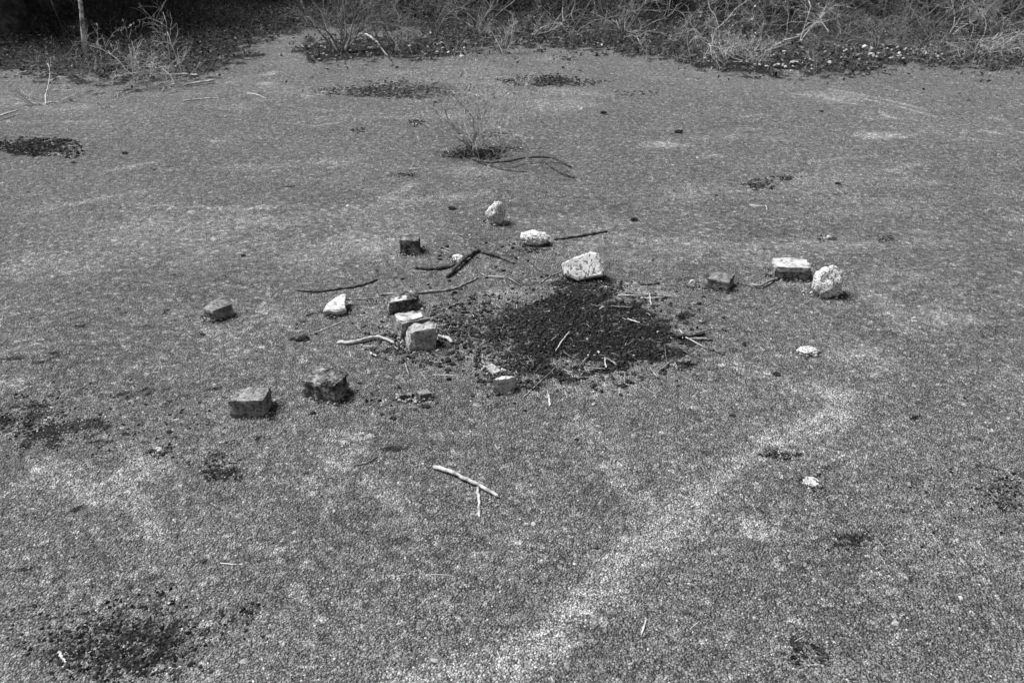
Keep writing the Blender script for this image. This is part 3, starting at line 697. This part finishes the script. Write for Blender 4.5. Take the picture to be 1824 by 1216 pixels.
stick([([(1143, 1129), (1152, 1100)], 2.4, 0, .8)], 'short straight straw in the near right foreground', m_light, seed=28)
stick([([(392, 1000), (412, 1002), (432, 1002)], 1.8, 0, .7)], 'thin pale straw in the near left foreground', m_light, seed=29)
stick([([(105, 1160), (110, 1170), (118, 1179)], 3.4, 0, .6)], 'short pale curved straw in the dark hollow at lower left', m_light, seed=30)
stick([([(1336, 365), (1352, 368), (1366, 367)], 1.4), ([(1364, 367), (1367, 376)], 1.2)], 'fine bent pale twig to the right in the middle distance', m_light, seed=31)
stick([([(1318, 484), (1342, 489)], 1.8)], 'short grey twig between the mossy brick and the cracked brick', m_mid, seed=32)
stick([([(768, 558), (790, 552)], 2.0, .01)], 'thin twig at the far end of the long mortar topped brick', m_mid, seed=33)
TW = 'small twigs strewn round the fire bed'; TL = 'small broken twig strewn at the rim of the fire bed'
for i, (a, b, c, d, r_) in enumerate([(1117, 572, 1140, 579, 1.8), (1003, 628, 1017, 640, 2), (1077, 641, 1080, 658, 1.9), (1080, 643, 1098, 654, 2.2), (1120, 647, 1129, 666, 2.6),
        (1157, 655, 1170, 675, 2.2), (1191, 650, 1171, 666, 2), (1183, 616, 1188, 649, 1.8), (1157, 527, 1160, 548, 1.6), (1088, 549, 1126, 551, 1.4), (1048, 640, 1032, 657, 2),
        (952, 644, 950, 657, 1.8), (1215, 626, 1250, 643, 1.6), (807, 569, 877, 566, 1.6), (1046, 660, 1078, 660, 1.6), (1068, 555, 1076, 551, 1.6), (1150, 562, 1158, 566, 1.4),
        (700, 640, 745, 632, 1.5), (722, 650, 730, 674, 1.6), (660, 632, 672, 638, 2.6), (1100, 532, 1160, 528, 1.6), (1110, 526, 1210, 534, 1.4), (1140, 536, 1195, 531, 1.3),
        (800, 545, 850, 540, 1.3), (920, 505, 950, 511, 1.6), (870, 495, 905, 497, 1.3), (905, 498, 928, 511, 1.5), (1210, 590, 1216, 606, 1.4), (1186, 655, 1197, 645, 1.5),
        (845, 625, 878, 620, 1.6), (1010, 470, 1000, 500, 1.2), (640, 712, 655, 704, 1.2)]):
    stick([([(a, b), ((a + c) / 2 + random.uniform(-2, 2), (b + d) / 2 + random.uniform(-1, 1)), (c, d)], r_, .006, .7)], TL, random.choice([m_mid, m_mid, m_mid, m_light, m_dark]), 'twig', 'twig', TW, 100 + i)

# ------------------------------------------------------------------ straw and twig crumbs (uncountable)
m_straw = tinted('dry_straw', 'GEOMETRY', .9, 100, .7, 1.3)
PRI = ([(-1, .5, -.5), (-1, -.5, -.5), (-1, 0, .6), (1, .3, -.4), (1, -.3, -.4), (1, 0, .4)], [(0, 1, 4), (0, 4, 3), (1, 2, 5), (1, 5, 4), (2, 0, 3), (2, 3, 5)])
def straw(name, x, y, lmin, lmax, w, tint, label):
    n = len(x); z = height(x, y) + w
    R = rotmats(rng.uniform(0, 6, n), rng.normal(0, .12, n), rng.normal(0, .7, n) + (rng.random(n) < .3) * 1.5)
    L = rng.uniform(lmin, lmax, n); sc = np.stack([L, np.full(n, w), np.full(n, w)], 1) * rng.uniform(.7, 1.3, (n, 1))
    me = bake(name, PRI, np.stack([x, y, z], 1), R * sc[:, None, :], tint, 3)
    return tag(link(name, me, m_straw), label, 'straw', None, 'stuff')
cs = []
for (px, py, rx, ry, n) in [(1030, 600, 280, 110, 420), (1160, 530, 60, 10, 120), (760, 620, 140, 60, 180), (870, 560, 90, 30, 120), (1290, 380, 140, 40, 160), (960, 310, 160, 30, 160), (860, 280, 70, 20, 120),
                            (900, 640, 50, 16, 70), (700, 470, 200, 60, 120)]:
    for _ in range(n):
        r_ = math.sqrt(random.random()); a = random.random() * 6.283
        cs.append(P(px + rx * r_ * math.cos(a), py + ry * r_ * math.sin(a))[:2])
cs = np.array(cs)
straw('straw_litter', cs[:, 0], cs[:, 1], .006, .026, .0011, rng.uniform(.12, .5, len(cs)), 'dry straw and twig crumbs strewn round the fire bed')
x, y = frustum_points(2600, .9, 7.5, .9)
straw('straw_litter', x, y, .004, .018, .0009, rng.uniform(.15, .5, len(x)), 'sparse dry straw crumbs all over the tarmac')

# ------------------------------------------------------------------ moss mats and clods
m_clod = tinted('moss_clod', 'INSTANCER', 1, 200, .5, 1.6, .05)
ng_clod = stone_group('clod_scatter', m_clod, 1, .7)
def mat_of(px, py, rx, ry, n, label, smax=.02, name='moss_patch', tmin=.012, lum=.025):
    n = int(n * 3.4)
    r_ = np.sqrt(rng.random(n)) * 1.25; a = rng.random(n) * 6.283
    wob = .75 + .5 * vnoise(a * 1.3, a * 0 + px, 3)
    q = np.array([P(px + rx * r_[i] * wob[i] * math.cos(a[i]), py + ry * r_[i] * wob[i] * math.sin(a[i]))[:2] for i in range(n)])
    rm = rx / S(py); nn = fbm(q[:, 0], q[:, 1], 3.0 / rm, int(px), 4); n9 = fbm(q[:, 0], q[:, 1], 14 / rm, int(py), 3)
    k = (r_ * 1.05 < .38 + 1.25 * nn + rng.normal(0, .24, n)) & (n9 > .30 + .16 * r_); q = q[k]; n = len(q)
    sc = smax * .5 * (.25 + .75 * rng.random(n) ** 2)
    o = scatter(name, np.stack([q[:, 0], q[:, 1], height(q[:, 0], q[:, 1]) + sc * -.1], 1), sc, np.clip(rng.lognormal(math.log(lum), .8, n), .006, .22), ng_clod, m_clod, .6)
    return tag(o, label, 'moss', None, 'stuff')
mat_of(700, 162, 100, 15, 1900, 'broad oval dark moss mat behind and left of the lone bush', .026, lum=.04)
mat_of(978, 145, 76, 9, 900, 'narrow dark moss mat beyond the lone bush to the right', .03)
mat_of(60, 260, 84, 19, 1000, 'black ragged moss patch at the left edge', .024, lum=.014)
mat_of(852, 273, 52, 13, 700, 'dark moss and dead leaves round the foot of the lone bush', .022, lum=.018)  # moss mat doubles as the bush's shadow, kept dark in its tint
mat_of(900, 265, 40, 7, 120, 'thin moss fringe right of the lone bush foot', .018, lum=.02)
mat_of(718, 312, 26, 4, 70, 'small dark moss tuft below left of the lone bush', .018, lum=.018)
mat_of(742, 219, 15, 5, 70, 'round black moss cushion left of the lone bush', .022, lum=.018)
mat_of(640, 232, 11, 4, 40, 'little black moss cushion farther left of the lone bush', .02, lum=.015)
mat_of(1352, 330, 26, 9, 120, 'dark moss cushion in the right middle distance', .02, lum=.02)
mat_of(1395, 318, 24, 6, 60, 'ragged thin moss next to the right dark cushion', .018)
mat_of(1010, 105, 16, 4, 60, 'small dark moss cushion near the far edge', .03, lum=.018)
mat_of(1132, 167, 36, 4, 90, 'thin streak of moss right of the far narrow mat', .02, lum=.03)
mat_of(870, 240, 44, 5, 90, 'moss fringe behind the stems of the lone bush', .02)
mat_of(1580, 425, 16, 8, 60, 'faint moss clump at the right beyond the round stone', .014)
mat_of(1395, 810, 40, 8, 70, 'ragged dark moss tuft in the right foreground', .012, lum=.016)
mat_of(1040, 516, 46, 11, 240, 'dark crumbly soil under the propped mottled stone', .016, lum=.016)  # soil crumbs tinted dark to stand in for the shadow below the stone
mat_of(770, 600, 50, 22, 260, 'dark crumbly soil under the three-brick heap', .012, lum=.016)
mat_of(950, 449, 34, 6, 90, 'dark crumbs under the flat lying white stone', .014, lum=.018)
mat_of(1630, 741, 12, 4, 14, 'single thin black moss scrap at far right', .01, lum=.014)
for px, py, rx, ry, n_, lb in [(150, 760, 230, 80, 620, 'thin broken dark moss crumbs over the left foreground'), (230, 1120, 230, 90, 560, 'thin broken dark crumbs round the lower left hollow'), (1700, 900, 150, 120, 160, 'sparse dark crumbs over the right foreground'), (220, 1150, 130, 48, 1100, 'dark mossy hollow with pale chips at the lower left'), (40, 745, 70, 34, 500, 'dark moss hollow at the left edge below the bricks'), (390, 838, 44, 26, 160, 'dark moss scraps below the nearest half brick'),
        (1520, 965, 44, 20, 90, 'dark moss scraps in the right foreground'), (1790, 870, 40, 40, 200, 'dark moss hollow at the right edge'), (1440, 1165, 44, 24, 90, 'dark moss scraps at the lower right'), (440, 1080, 28, 20, 50, 'small dark moss scraps at the lower left')]:
    mat_of(px, py, rx, ry, int(n_ * .75), lb, .012, lum=.018)
CL = 'small dark moss clod lying loose on the worn tarmac'; CG = 'loose dark moss clods'
for i, (px, py, w) in enumerate([(1027, 783, 11), (935, 734, 12), (557, 738, 14), (222, 276, 14), (300, 772, 14), (222, 776, 13), (130, 290, 10), (640, 685, 11), (540, 606, 26), (562, 594, 9),
        (360, 600, 12), (1464, 201, 10), (1493, 331, 14), (432, 457, 12), (1306, 740, 14), (1130, 395, 18), (806, 375, 18), (545, 842, 9), (290, 838, 8), (920, 1080, 8), (1276, 350, 8), (1210, 238, 18),
        (1075, 203, 14), (1430, 1012, 10), (1180, 592, 8), (760, 700, 9), (520, 605, 14), (130, 995, 9), (220, 1140, 22), (1385, 668, 18), (700, 748, 14), (680, 740, 10)]):
    stone(px, py, w * .9, w * .5, CL, m_moss, 300 + i, (1, .7), 3, 0, 'moss_clod', 'moss clod', 3, amp=.42, group=CG, sink=.3)

# ------------------------------------------------------------------ shrubs
m_twig_pale = mottled('pale_bare_twig', [(.36, .28), (.5, .44), (.64, .60)], 30, .9, 120, .4, .002)  # sunlight on the front twigs put into this paler tone
m_twig_grey = mottled('grey_bare_twig', [(.36, .10), (.5, .19), (.64, .32)], 30, .9, 120, .4, .002)
m_twig_dark = mottled('dark_bare_twig', [(.36, .03), (.5, .06), (.64, .12)], 30, .9, 120, .4, .002)
m_leaf = tinted('dry_leaf', 'GEOMETRY', .85, 60, .7, 1.3)
LEAF = ([(-1, 0, 0), (-.2, -.55, .12), (.6, -.4, .1), (1, 0, .05), (.6, .4, .14), (-.2, .55, .1), (0, 0, -.06)],
        [(0, 1, 6), (1, 2, 6), (2, 3, 6), (3, 4, 6), (4, 5, 6), (5, 0, 6)])
TWIG = .0009
def grow(r, p, d, L, rad, level, out, crook=.25, kids=(5, 4, 3), spread=.8, droop=0.0, nseg=6):
    pts = [p.copy()]; rads = [rad]; d = d.normalized()
    bend = Vector((r.gauss(0, 1), r.gauss(0, 1), r.gauss(0, .6))) * crook * .45
    for i in range(nseg):
        d = (d + bend / nseg * 3 + Vector((r.gauss(0, crook), r.gauss(0, crook), r.gauss(0, crook) - droop * i / nseg)) * .8).normalized()
        p = p + d * (L / nseg)
        if p.z < .01: p.z = .01; d.z = abs(d.z) * .3
        pts.append(p.copy()); rads.append(rad * (1 - .72 * (i + 1) / nseg))
    out[level].append(([tuple(q) for q in pts], rads))
    if level + 1 < len(out):
        for k in range(kids[level]):
            f = r.uniform(.18, .98); i = min(int(f * nseg), nseg - 1)
            q = pts[i].lerp(pts[i + 1], f * nseg - i); ax = Vector((r.gauss(0, 1), r.gauss(0, 1), r.gauss(0, .7)))
            dd = (pts[i + 1] - pts[i]).normalized()
            nd = (dd * (1 - spread * .35) + ax.normalized() * spread + Vector((0, 0, .18))).normalized()
            grow(r, q, nd, L * r.uniform(.3, .68) * (1 - .25 * f), max(rads[i] * .62, TWIG), level + 1, out, crook, kids, spread, droop, max(nseg - 2, 3))
def shrub_mesh(seed, stems, H, spreadw, rad, kids, levels=3, crook=.25, spread=.8, droop=0.0, upright=.8):
    """list of (stem mesh, twig mesh, tip points)"""
    r = random.Random(seed); res = []
    for k in range(stems):
        out = [[] for _ in range(levels)]; a = r.random() * 6.283; tilt = r.uniform(.25, 1.35) * spreadw
        d = Vector((math.cos(a) * tilt, math.sin(a) * tilt, upright)); L = H * r.uniform(.6, 1.1) / max(d.normalized().z, .5)
        p0 = Vector((math.cos(a) * rad * 3 * r.random(), math.sin(a) * rad * 3 * r.random(), -.02))
        grow(r, p0, d, L, rad * r.uniform(.6, 1.1), 0, out, crook, kids, spread, droop, 8)
        tw = [s for lv in out[1:] for s in lv]
        res.append((tubes('stem', out[0], 6), tubes('twigs', tw, 3) if tw else None, [s[0][-1] for s in tw]))
    return res
def leaves_mesh(tips, n, size, tl, th, seed):
    g = np.random.default_rng(seed); t = np.array(tips); p = t[g.integers(0, len(t), n)] + g.normal(0, size * .6, (n, 3))
    R = rotmats(g.uniform(0, 6, n), g.uniform(0, 6, n), g.uniform(0, 6, n)) * (size * g.uniform(.5, 1.2, n))[:, None, None]
    return bake('buds', LEAF, p, R, g.uniform(tl, th, n), 3)
def place_shrub(res, loc, m, label, group=None, rz=0, sc=1.0, buds=None, name='shrub', cat='shrub', sz=None):
    root = empty(name, loc, label, cat, group); root.rotation_euler = (0, 0, rz); root.scale = (sc, sc, sz or sc)
    for st, tw, tips in res:
        o = link('stem', st, m, root)
        if o.material_slots and o.material_slots[0].material is not m: o.material_slots[0].link = 'OBJECT'; o.material_slots[0].material = m
        if tw:
            t_ = tag(link('twigs', tw, m, o), kind='stuff')
            if t_.material_slots[0].material is not m: t_.material_slots[0].link = 'OBJECT'; t_.material_slots[0].material = m
    if buds: tag(link('buds', buds, m_leaf, root), kind='stuff')
    return root
def hpx(py, h): return h / S(py) / math.cos(dep(py))
# the lone bush behind the fire
m_twig_mid = mottled('weathered_twig', [(.36, .17), (.5, .28), (.64, .44)], 30, .9, 120, .4, .002)
res = shrub_mesh(21, 13, .48, .46, .0046, (8, 4), 3, .34, .85)
tips = [t for q in res for t in q[2]]
place_shrub(res, G(846, 268), m_twig_mid, 'lone budding bush standing by itself beyond the fire', buds=leaves_mesh(tips, 600, .007, .25, .5, 3), name='bush', cat='bush')
FG = 'bare shrubs along the far edge of the tarmac'
def front(px, py, h, seed, stems_, sw, rad, kids, m, label, crook=.25, spread=.8, levels=3, droop=0.0, buds=0, bt=(.1, .3), name='shrub'):
    kids = (kids[0] + 3, kids[1] + 1); stems = max(2, int(stems_ * .7))
    res = shrub_mesh(seed, stems, hpx(py, h) * .85, sw * 1.1, rad * .78, kids, levels, crook * 1.25, spread, droop)
    b = leaves_mesh([t for q in res for t in q[2]], buds, .012, bt[0], bt[1], seed) if buds else None
    return place_shrub(res, G(px, py), m, label, FG, buds=b, name=name)
front(78, 187, 100, 39, 6, .30, .007, (4, 2), m_twig_pale, 'thin two stemmed sapling nearest the left edge, left of the birch')
front(64, 178, 40, 32, 3, .6, .004, (3, 2), m_twig_grey, 'low twig tuft just behind the leftmost thin sapling')
front(315, 147, 118, 33, 8, .6, .0085, (6, 4), m_twig_pale, 'pale branching shrub above the bright stick, tallest of the left shrubs')
front(262, 151, 95, 34, 8, .8, .006, (6, 4), m_twig_pale, 'tangled pale shrub to the left of the tallest left shrub', buds=120)
front(200, 142, 90, 35, 6, .9, .006, (6, 3), m_twig_grey, 'sprawling grey shrub right of the birch stem')
front(208, 176, 42, 36, 4, .7, .003, (3, 2), m_twig_pale, 'small pale twig tuft in front of the left shrubs')
front(155, 165, 50, 37, 5, .9, .003, (4, 2), m_twig_pale, 'low thin twig tuft below the birch foot')
front(360, 132, 34, 38, 6, .9, .003, (3, 2), m_twig_grey, 'low dark tuft right of the bright stick')
front(610, 96, 190, 41, 20, .45, .010, (7, 4), m_twig_grey, 'dense upright fan of dark stems on the dark litter island', spread=.55)
front(703, 90, 120, 42, 14, .8, .008, (6, 4), m_twig_grey, 'low tangled shrub with a fallen pale stem in front', buds=300, bt=(.08, .22))
front(665, 92, 60, 43, 6, .9, .005, (5, 3), m_twig_grey, 'small tangle between the upright fan and the low tangled shrub')
front(897, 96, 75, 44, 9, .7, .005, (5, 3), m_twig_pale, 'pale spiky tuft in the middle of the far edge', spread=.7)
front(946, 64, 140, 45, 5, .6, .010, (5, 4), m_twig_pale, 'long pale curved stems behind the pale spiky tuft', crook=.4)
front(1015, 72, 150, 46, 6, .8, .009, (5, 4), m_twig_grey, 'grey leaning shrub right of the pale curved stems', crook=.4)
front(1154, 98, 85, 47, 3, .5, .008, (5, 4), m_twig_pale, 'slim pale sapling at the far edge right of centre', crook=.35)
front(1232, 98, 75, 48, 4, .8, .006, (6, 4), m_twig_pale, 'pale twiggy shrub left of the large right tangle')
front(1296, 112, 110, 49, 10, 1.0, .006, (7, 4), m_twig_pale, 'large pale tangle bulging over the tarmac on the right', crook=.35, buds=200, bt=(.15, .4))
front(1348, 116, 115, 50, 10, .9, .006, (7, 4), m_twig_pale, 'pale spiky right half of the bulging tangle', crook=.35, buds=160, bt=(.15, .4))
front(1450, 112, 70, 51, 7, .6, .004, (5, 3), m_twig_grey, 'thin grey shrub right of the bulging tangle')
front(1420, 80, 160, 52, 4, .5, .009, (5, 4), m_twig_pale, 'tall pale shrub behind the thin grey shrub', crook=.3)
for i, (px, py, h, m_, lb) in enumerate([(1560, 88, 110, m_twig_grey, 'low bramble mound left of the right hand brambles'), (1650, 92, 120, m_twig_grey, 'broad bramble mound above the scattered pale stones'),
        (1735, 96, 120, m_twig_pale, 'pale bramble mound near the right edge'), (1810, 98, 110, m_twig_grey, 'grey bramble mound cut by the right edge'), (1500, 76, 110, m_twig_grey, 'dark bramble mound behind the thin grey shrub')]):
    front(px, py, h, 60 + i, 16, 1.1, .005, (5, 3), m_, lb, crook=.3, droop=.5, name='bramble', buds=160, bt=(.03, .12))
front(1480, 60, 130, 71, 4, .5, .008, (5, 3), m_twig_pale, 'pale leaning stems standing over the right brambles', crook=.25)
front(1690, 62, 130, 72, 5, .7, .009, (4, 3), m_twig_pale, 'bright leaning dead stems at the upper right', crook=.25)
front(936, 152, 34, 73, 12, .6, .0022, (3, 2), m_twig_pale, 'pale dry weed tuft at the far narrow moss mat')
front(730, 303, 26, 74, 5, .7, .0018, (2, 2), m_twig_pale, 'tiny dry weed tuft below left of the lone bush')
front(890, 232, 40, 75, 5, .9, .0022, (3, 2), m_twig_pale, 'thin dry weed tuft right behind the lone bush')
stick([([(640, 64), (662, 80), (690, 103)], 2.6, .01, .7, .05)], 'pale fallen stem slanting in front of the low tangled shrub', m_light, 'branch', 'branch', seed=61)

# thicket behind: a few shrub kinds, copied one by one
kinds = [shrub_mesh(80 + k, 7, 1.5, .55, .009, (9, 6), 3, .3, .75) for k in range(3)] + [shrub_mesh(90 + k, 14, .9, 1.0, .008, (6, 4), 3, .35, .8, .45) for k in range(2)]
r = random.Random(4); TH = 'bare shrubs of the dark thicket'
n_th = 0
for row, (y0, y1, n) in enumerate([(8.3, 9.3, 17), (9.3, 10.6, 22), (10.6, 12.4, 22), (12.2, 14, 18)]):
    for i in range(n):
        yy = r.uniform(y0, y1); lo = -1.9 if row < 3 else -7; x_ = lo + (.74 * yy - lo) * (i + r.random()) / n
        if row == 0 and not (litter_mask(np.array([x_]), np.array([yy]))[0] > .5): continue
        mm = r.choice([m_twig_grey, m_twig_dark, m_twig_dark] if row else [m_twig_mid, m_twig_grey])  # rear rows take darker twigs, painting in the thicket's shade
        place_shrub(kinds[r.randrange(5)], (x_, yy, hz(x_, yy)), mm, 'leafless shrub standing in the dark thicket behind the far edge', TH, r.random() * 6.28, r.uniform(.7, 1.15) * (1 if row else .6))

# ------------------------------------------------------------------ dry grass along the ragged edge
n = 30000; y = rng.uniform(6.3, 11.5, n); x = rng.uniform(-1, 1, n) * (.70 * y + .3)
x2, y2 = x + rng.normal(0, .12, n), y + np.abs(rng.normal(0, .22, n)); k = (litter_mask(x2, y2) > .5) & (fbm(x, y, 2.6, 700, 3) > .47); x, y = x[k], y[k]; n = len(x)
BL = ([(-.5, 0, 0), (.5, 0, 0), (-.35, .15, .5), (.35, .15, .5), (0, .45, 1)], [(0, 1, 3), (0, 3, 2), (2, 3, 4)])
R = rotmats(rng.normal(0, .35, n), rng.normal(0, .35, n), rng.uniform(0, 6.28, n)) * np.stack([rng.uniform(.0014, .0028, n), rng.uniform(.03, .10, n), rng.uniform(.03, .10, n) * np.where(rng.random(n) < .3, 2.2, 1)], 1)[:, None, :]
tag(link('dry_grass', bake('dry_grass', BL, np.stack([x, y, height(x, y)], 1), R, rng.uniform(.06, .34, n), 3), m_leaf), 'thin dry grass blades along the ragged far edge of the tarmac', 'grass', None, 'stuff')

# ------------------------------------------------------------------ trees
m_trunk = mottled('dark_tree_bark', [(.36, .02), (.5, .05), (.64, .10)], 14, .95, 40, 1, .02)
m_birch = mottled('birch_bark', [(.40, .08), (.47, .45), (.6, .7)], 18, .8, 60, .5, .004)
m_foliage = tinted('evergreen_leaf', 'GEOMETRY', .6, 8, .6, 1.4, .3)
def tree(seed, H, rad, crown_r, crown_z0, nleaf, low_limbs=0, cx=0, cy=0):
    r = random.Random(seed); out = [[], [], []]
    grow(r, Vector((0, 0, -.1)), Vector((r.gauss(0, .06), r.gauss(0, .06), 1)), H * .85, rad, 0, out, .12, (11, 5, 0), .9, 0, 10)
    tr = out[0][0]; rr = tr[1]; tr[1][0] = rad * 1.5; tr[1][1] = rad * 1.05
    for k in range(low_limbs):
        a = r.random() * 6.283; z = r.uniform(.35, 1.6)
        grow(r, Vector((0, 0, z)), Vector((math.cos(a), math.sin(a), r.uniform(-.1, .25))), r.uniform(1.3, 2.4), rad * .28, 1, out, .3, (0, 7, 0), .7, 0, 8)
    g = np.random.default_rng(seed); nc = 46                  # leaf clumps spread through the crown
    c = g.normal(0, 1, (nc, 3)); c /= np.linalg.norm(c, axis=1, keepdims=True); c *= (g.random((nc, 1)) ** .45)
    c = c * np.array([crown_r, crown_r, (H - crown_z0) / 2]) + np.array([cx, cy, (H + crown_z0) / 2])
    k = g.integers(0, nc, nleaf); cr = g.uniform(.35, .75, nc)
    p = c[k] + g.normal(0, 1, (nleaf, 3)) * (cr[k] * .5)[:, None]
    R = rotmats(g.uniform(0, 6, nleaf), g.uniform(0, 6, nleaf), g.uniform(0, 6, nleaf)) * (g.uniform(.07, .145, nleaf))[:, None, None]
    return tubes('trunk', out[0], 10), tubes('limbs', out[1] + out[2], 5), bake('crown', LEAF, p, R, g.uniform(.03, .085, nleaf), 3)
def place_tree(t, loc, label, cat='tree', name='tree', group=None, rz=0, sc=1):
    root = empty(name, (loc[0], loc[1], hz(loc[0], loc[1])), label, cat, group); root.rotation_euler.z = rz; root.scale = (sc, sc, sc)
    tk = link('trunk', t[0], m_trunk, root); link('limbs', t[1], m_trunk, tk); tag(link('crown', t[2], m_foliage, root), kind='stuff')
    return root
TA = tree(301, 5.4, .15, 1.8, 2.0, 9000, 9); TC = tree(303, 2.9, .15, 1.3, .9, 7000, 12, -.4, 1.0); TB = tree(302, 7.0, .12, 2.1, 1.5, 6500, 3)  # crowns are out of view, shaped and placed for the shade they throw
place_tree(TC, P(24, 60), 'dark trunked tree with low spreading limbs at the upper left corner')
place_tree(TA, (-7.2, 11.2), 'dark leafy tree outside the left edge', group='trees round the clearing', rz=2)
place_tree(TA, (-9.5, 10.8), 'broad leafy tree farther out on the left', group='trees round the clearing', rz=4, sc=.9)
for i, (x_, y_, s_) in enumerate([(-6.2, 13.6, 1.0), (-4.4, 13.0, 1.1), (-2.6, 12.4, 1), (-.5, 12.2, 1.05), (1.6, 12.0, 1), (3.7, 12.0, 1.1), (5.8, 11.8, 1), (7.8, 11.8, 1.1), (9.8, 11.9, 1), (0.8, 15.6, 1.3), (5.0, 15.5, 1.3), (9.2, 15.4, 1.3), (-8.5, 14.8, 1.2)]):
    place_tree(TB, (x_, y_), 'dark evergreen tree closing the back of the thicket', group='evergreen trees behind the thicket', rz=i * 1.7, sc=s_)
# birch sapling
r = random.Random(12); out = [[], [], []]
grow(r, Vector((0, 0, -.05)), Vector((.16, .02, 1)), 2.6, .020, 0, out, .035, (12, 5, 0), .7, 0, 12)
out[1] = [s for s in out[1] if s[0][0][2] > .45]; out[2] = [s for s in out[2] if s[0][0][2] > .4]
b0 = empty('birch_tree', G(150, 95), 'slim white barked birch sapling among the left shrubs', 'tree')
tk = link('trunk', tubes('trunk', out[0], 9), m_birch, b0); link('limbs', tubes('limbs', out[1] + out[2], 4), m_twig_dark, tk)

# ------------------------------------------------------------------ leaf litter and pale stones under the shrubs
n = 46000; y = rng.uniform(6.3, 12.5, n); x = rng.uniform(-1, 1, n) * (.72 * y + .3); k = litter_mask(x, y) > .5; x, y = x[k], y[k]; n = len(x)
fr = (rng.random(n) < .22) * rng.exponential(.22, n); x = x + rng.normal(0, 1, n) * fr; y = y - np.abs(rng.normal(0, 1, n)) * fr
R = rotmats(rng.normal(0, .5, n), rng.normal(0, .5, n), rng.uniform(0, 6, n)) * (rng.uniform(.006, .022, n))[:, None, None]
t = rng.lognormal(math.log(.05), .7, n)
me = bake('leaf_litter', LEAF, np.stack([x, y, height(x, y) + np.where(litter_mask(x, y) > .5, rng.uniform(.008, .03, n), .006)], 1), R, np.clip(t, .012, .4), 3)
tag(link('leaf_litter', me, m_leaf), 'dark dead leaf litter carpeting the ground under the shrubs', 'leaf litter', None, 'stuff')
qs = [P(random.gauss(1590, 70), random.gauss(96, 7)) for _ in range(70)] + [P(random.uniform(1330, 1480), random.gauss(118, 6)) for _ in range(24)] + [P(random.uniform(540, 840), random.gauss(92, 7)) for _ in range(40)]
q = np.array([tuple(p)[:2] for p in qs]); n = len(q); sc = rng.uniform(.006, .022, n)
ng_peb = stone_group('pebble_scatter', m_chip, 1, .5)
o = scatter('rubble', np.stack([q[:, 0], q[:, 1], height(q[:, 0], q[:, 1]) + .016 + sc * .3], 1), sc, rng.uniform(.2, .55, n), ng_peb, m_chip)
tag(o, 'pale small rubble scattered in the litter under the right brambles', 'rubble', None, 'stuff')

# ------------------------------------------------------------------ labels by place for the look-alikes
WORDS = ['leftmost', 'second', 'third', 'fourth', 'fifth', 'sixth', 'seventh', 'eighth', 'ninth', 'tenth', 'eleventh', 'twelfth', 'thirteenth', 'fourteenth', 'fifteenth', 'sixteenth', 'seventeenth',
         'eighteenth', 'nineteenth', 'twentieth', 'twenty-first', 'twenty-second', 'twenty-third', 'twenty-fourth', 'twenty-fifth', 'twenty-sixth', 'twenty-seventh', 'twenty-eighth', 'twenty-ninth',
         'thirtieth', 'thirty-first', 'thirty-second', 'thirty-third', 'thirty-fourth']
def order(objs, text):
    for i, o in enumerate(sorted(objs, key=lambda q: q.location.x / max(q.location.y, .1))):
        o['label'] = text + (', leftmost of them' if i == 0 else ', ' + WORDS[i] + ' from the left')
top = [o for o in COL.objects if o.parent is None]
order([o for o in top if o.get('group') == TW], 'small broken twig at the rim of the fire bed')
cl = [o for o in top if o.get('group') == CG]
order([o for o in cl if o.location.y > 2.3], 'small dark moss clod on the farther half of the tarmac')
order([o for o in cl if o.location.y <= 2.3], 'small dark moss clod on the nearer half of the tarmac')
th = [o for o in top if o.get('group') == TH]
for lo, hi, nm in ((0, 9.3, 'front'), (9.3, 10.6, 'second'), (10.6, 12.3, 'third'), (12.3, 99, 'rear')):
    order([o for o in th if lo <= o.location.y < hi], 'leafless shrub in the ' + nm + ' row of the dark thicket')
ev = [o for o in top if o.get('group') == 'evergreen trees behind the thicket']
order([o for o in ev if o.location.y < 14.5], 'dark unseen evergreen tree added for shade in the line behind the thicket')
order([o for o in ev if o.location.y >= 14.5], 'dark tall unseen evergreen tree added for shade in the hindmost line')
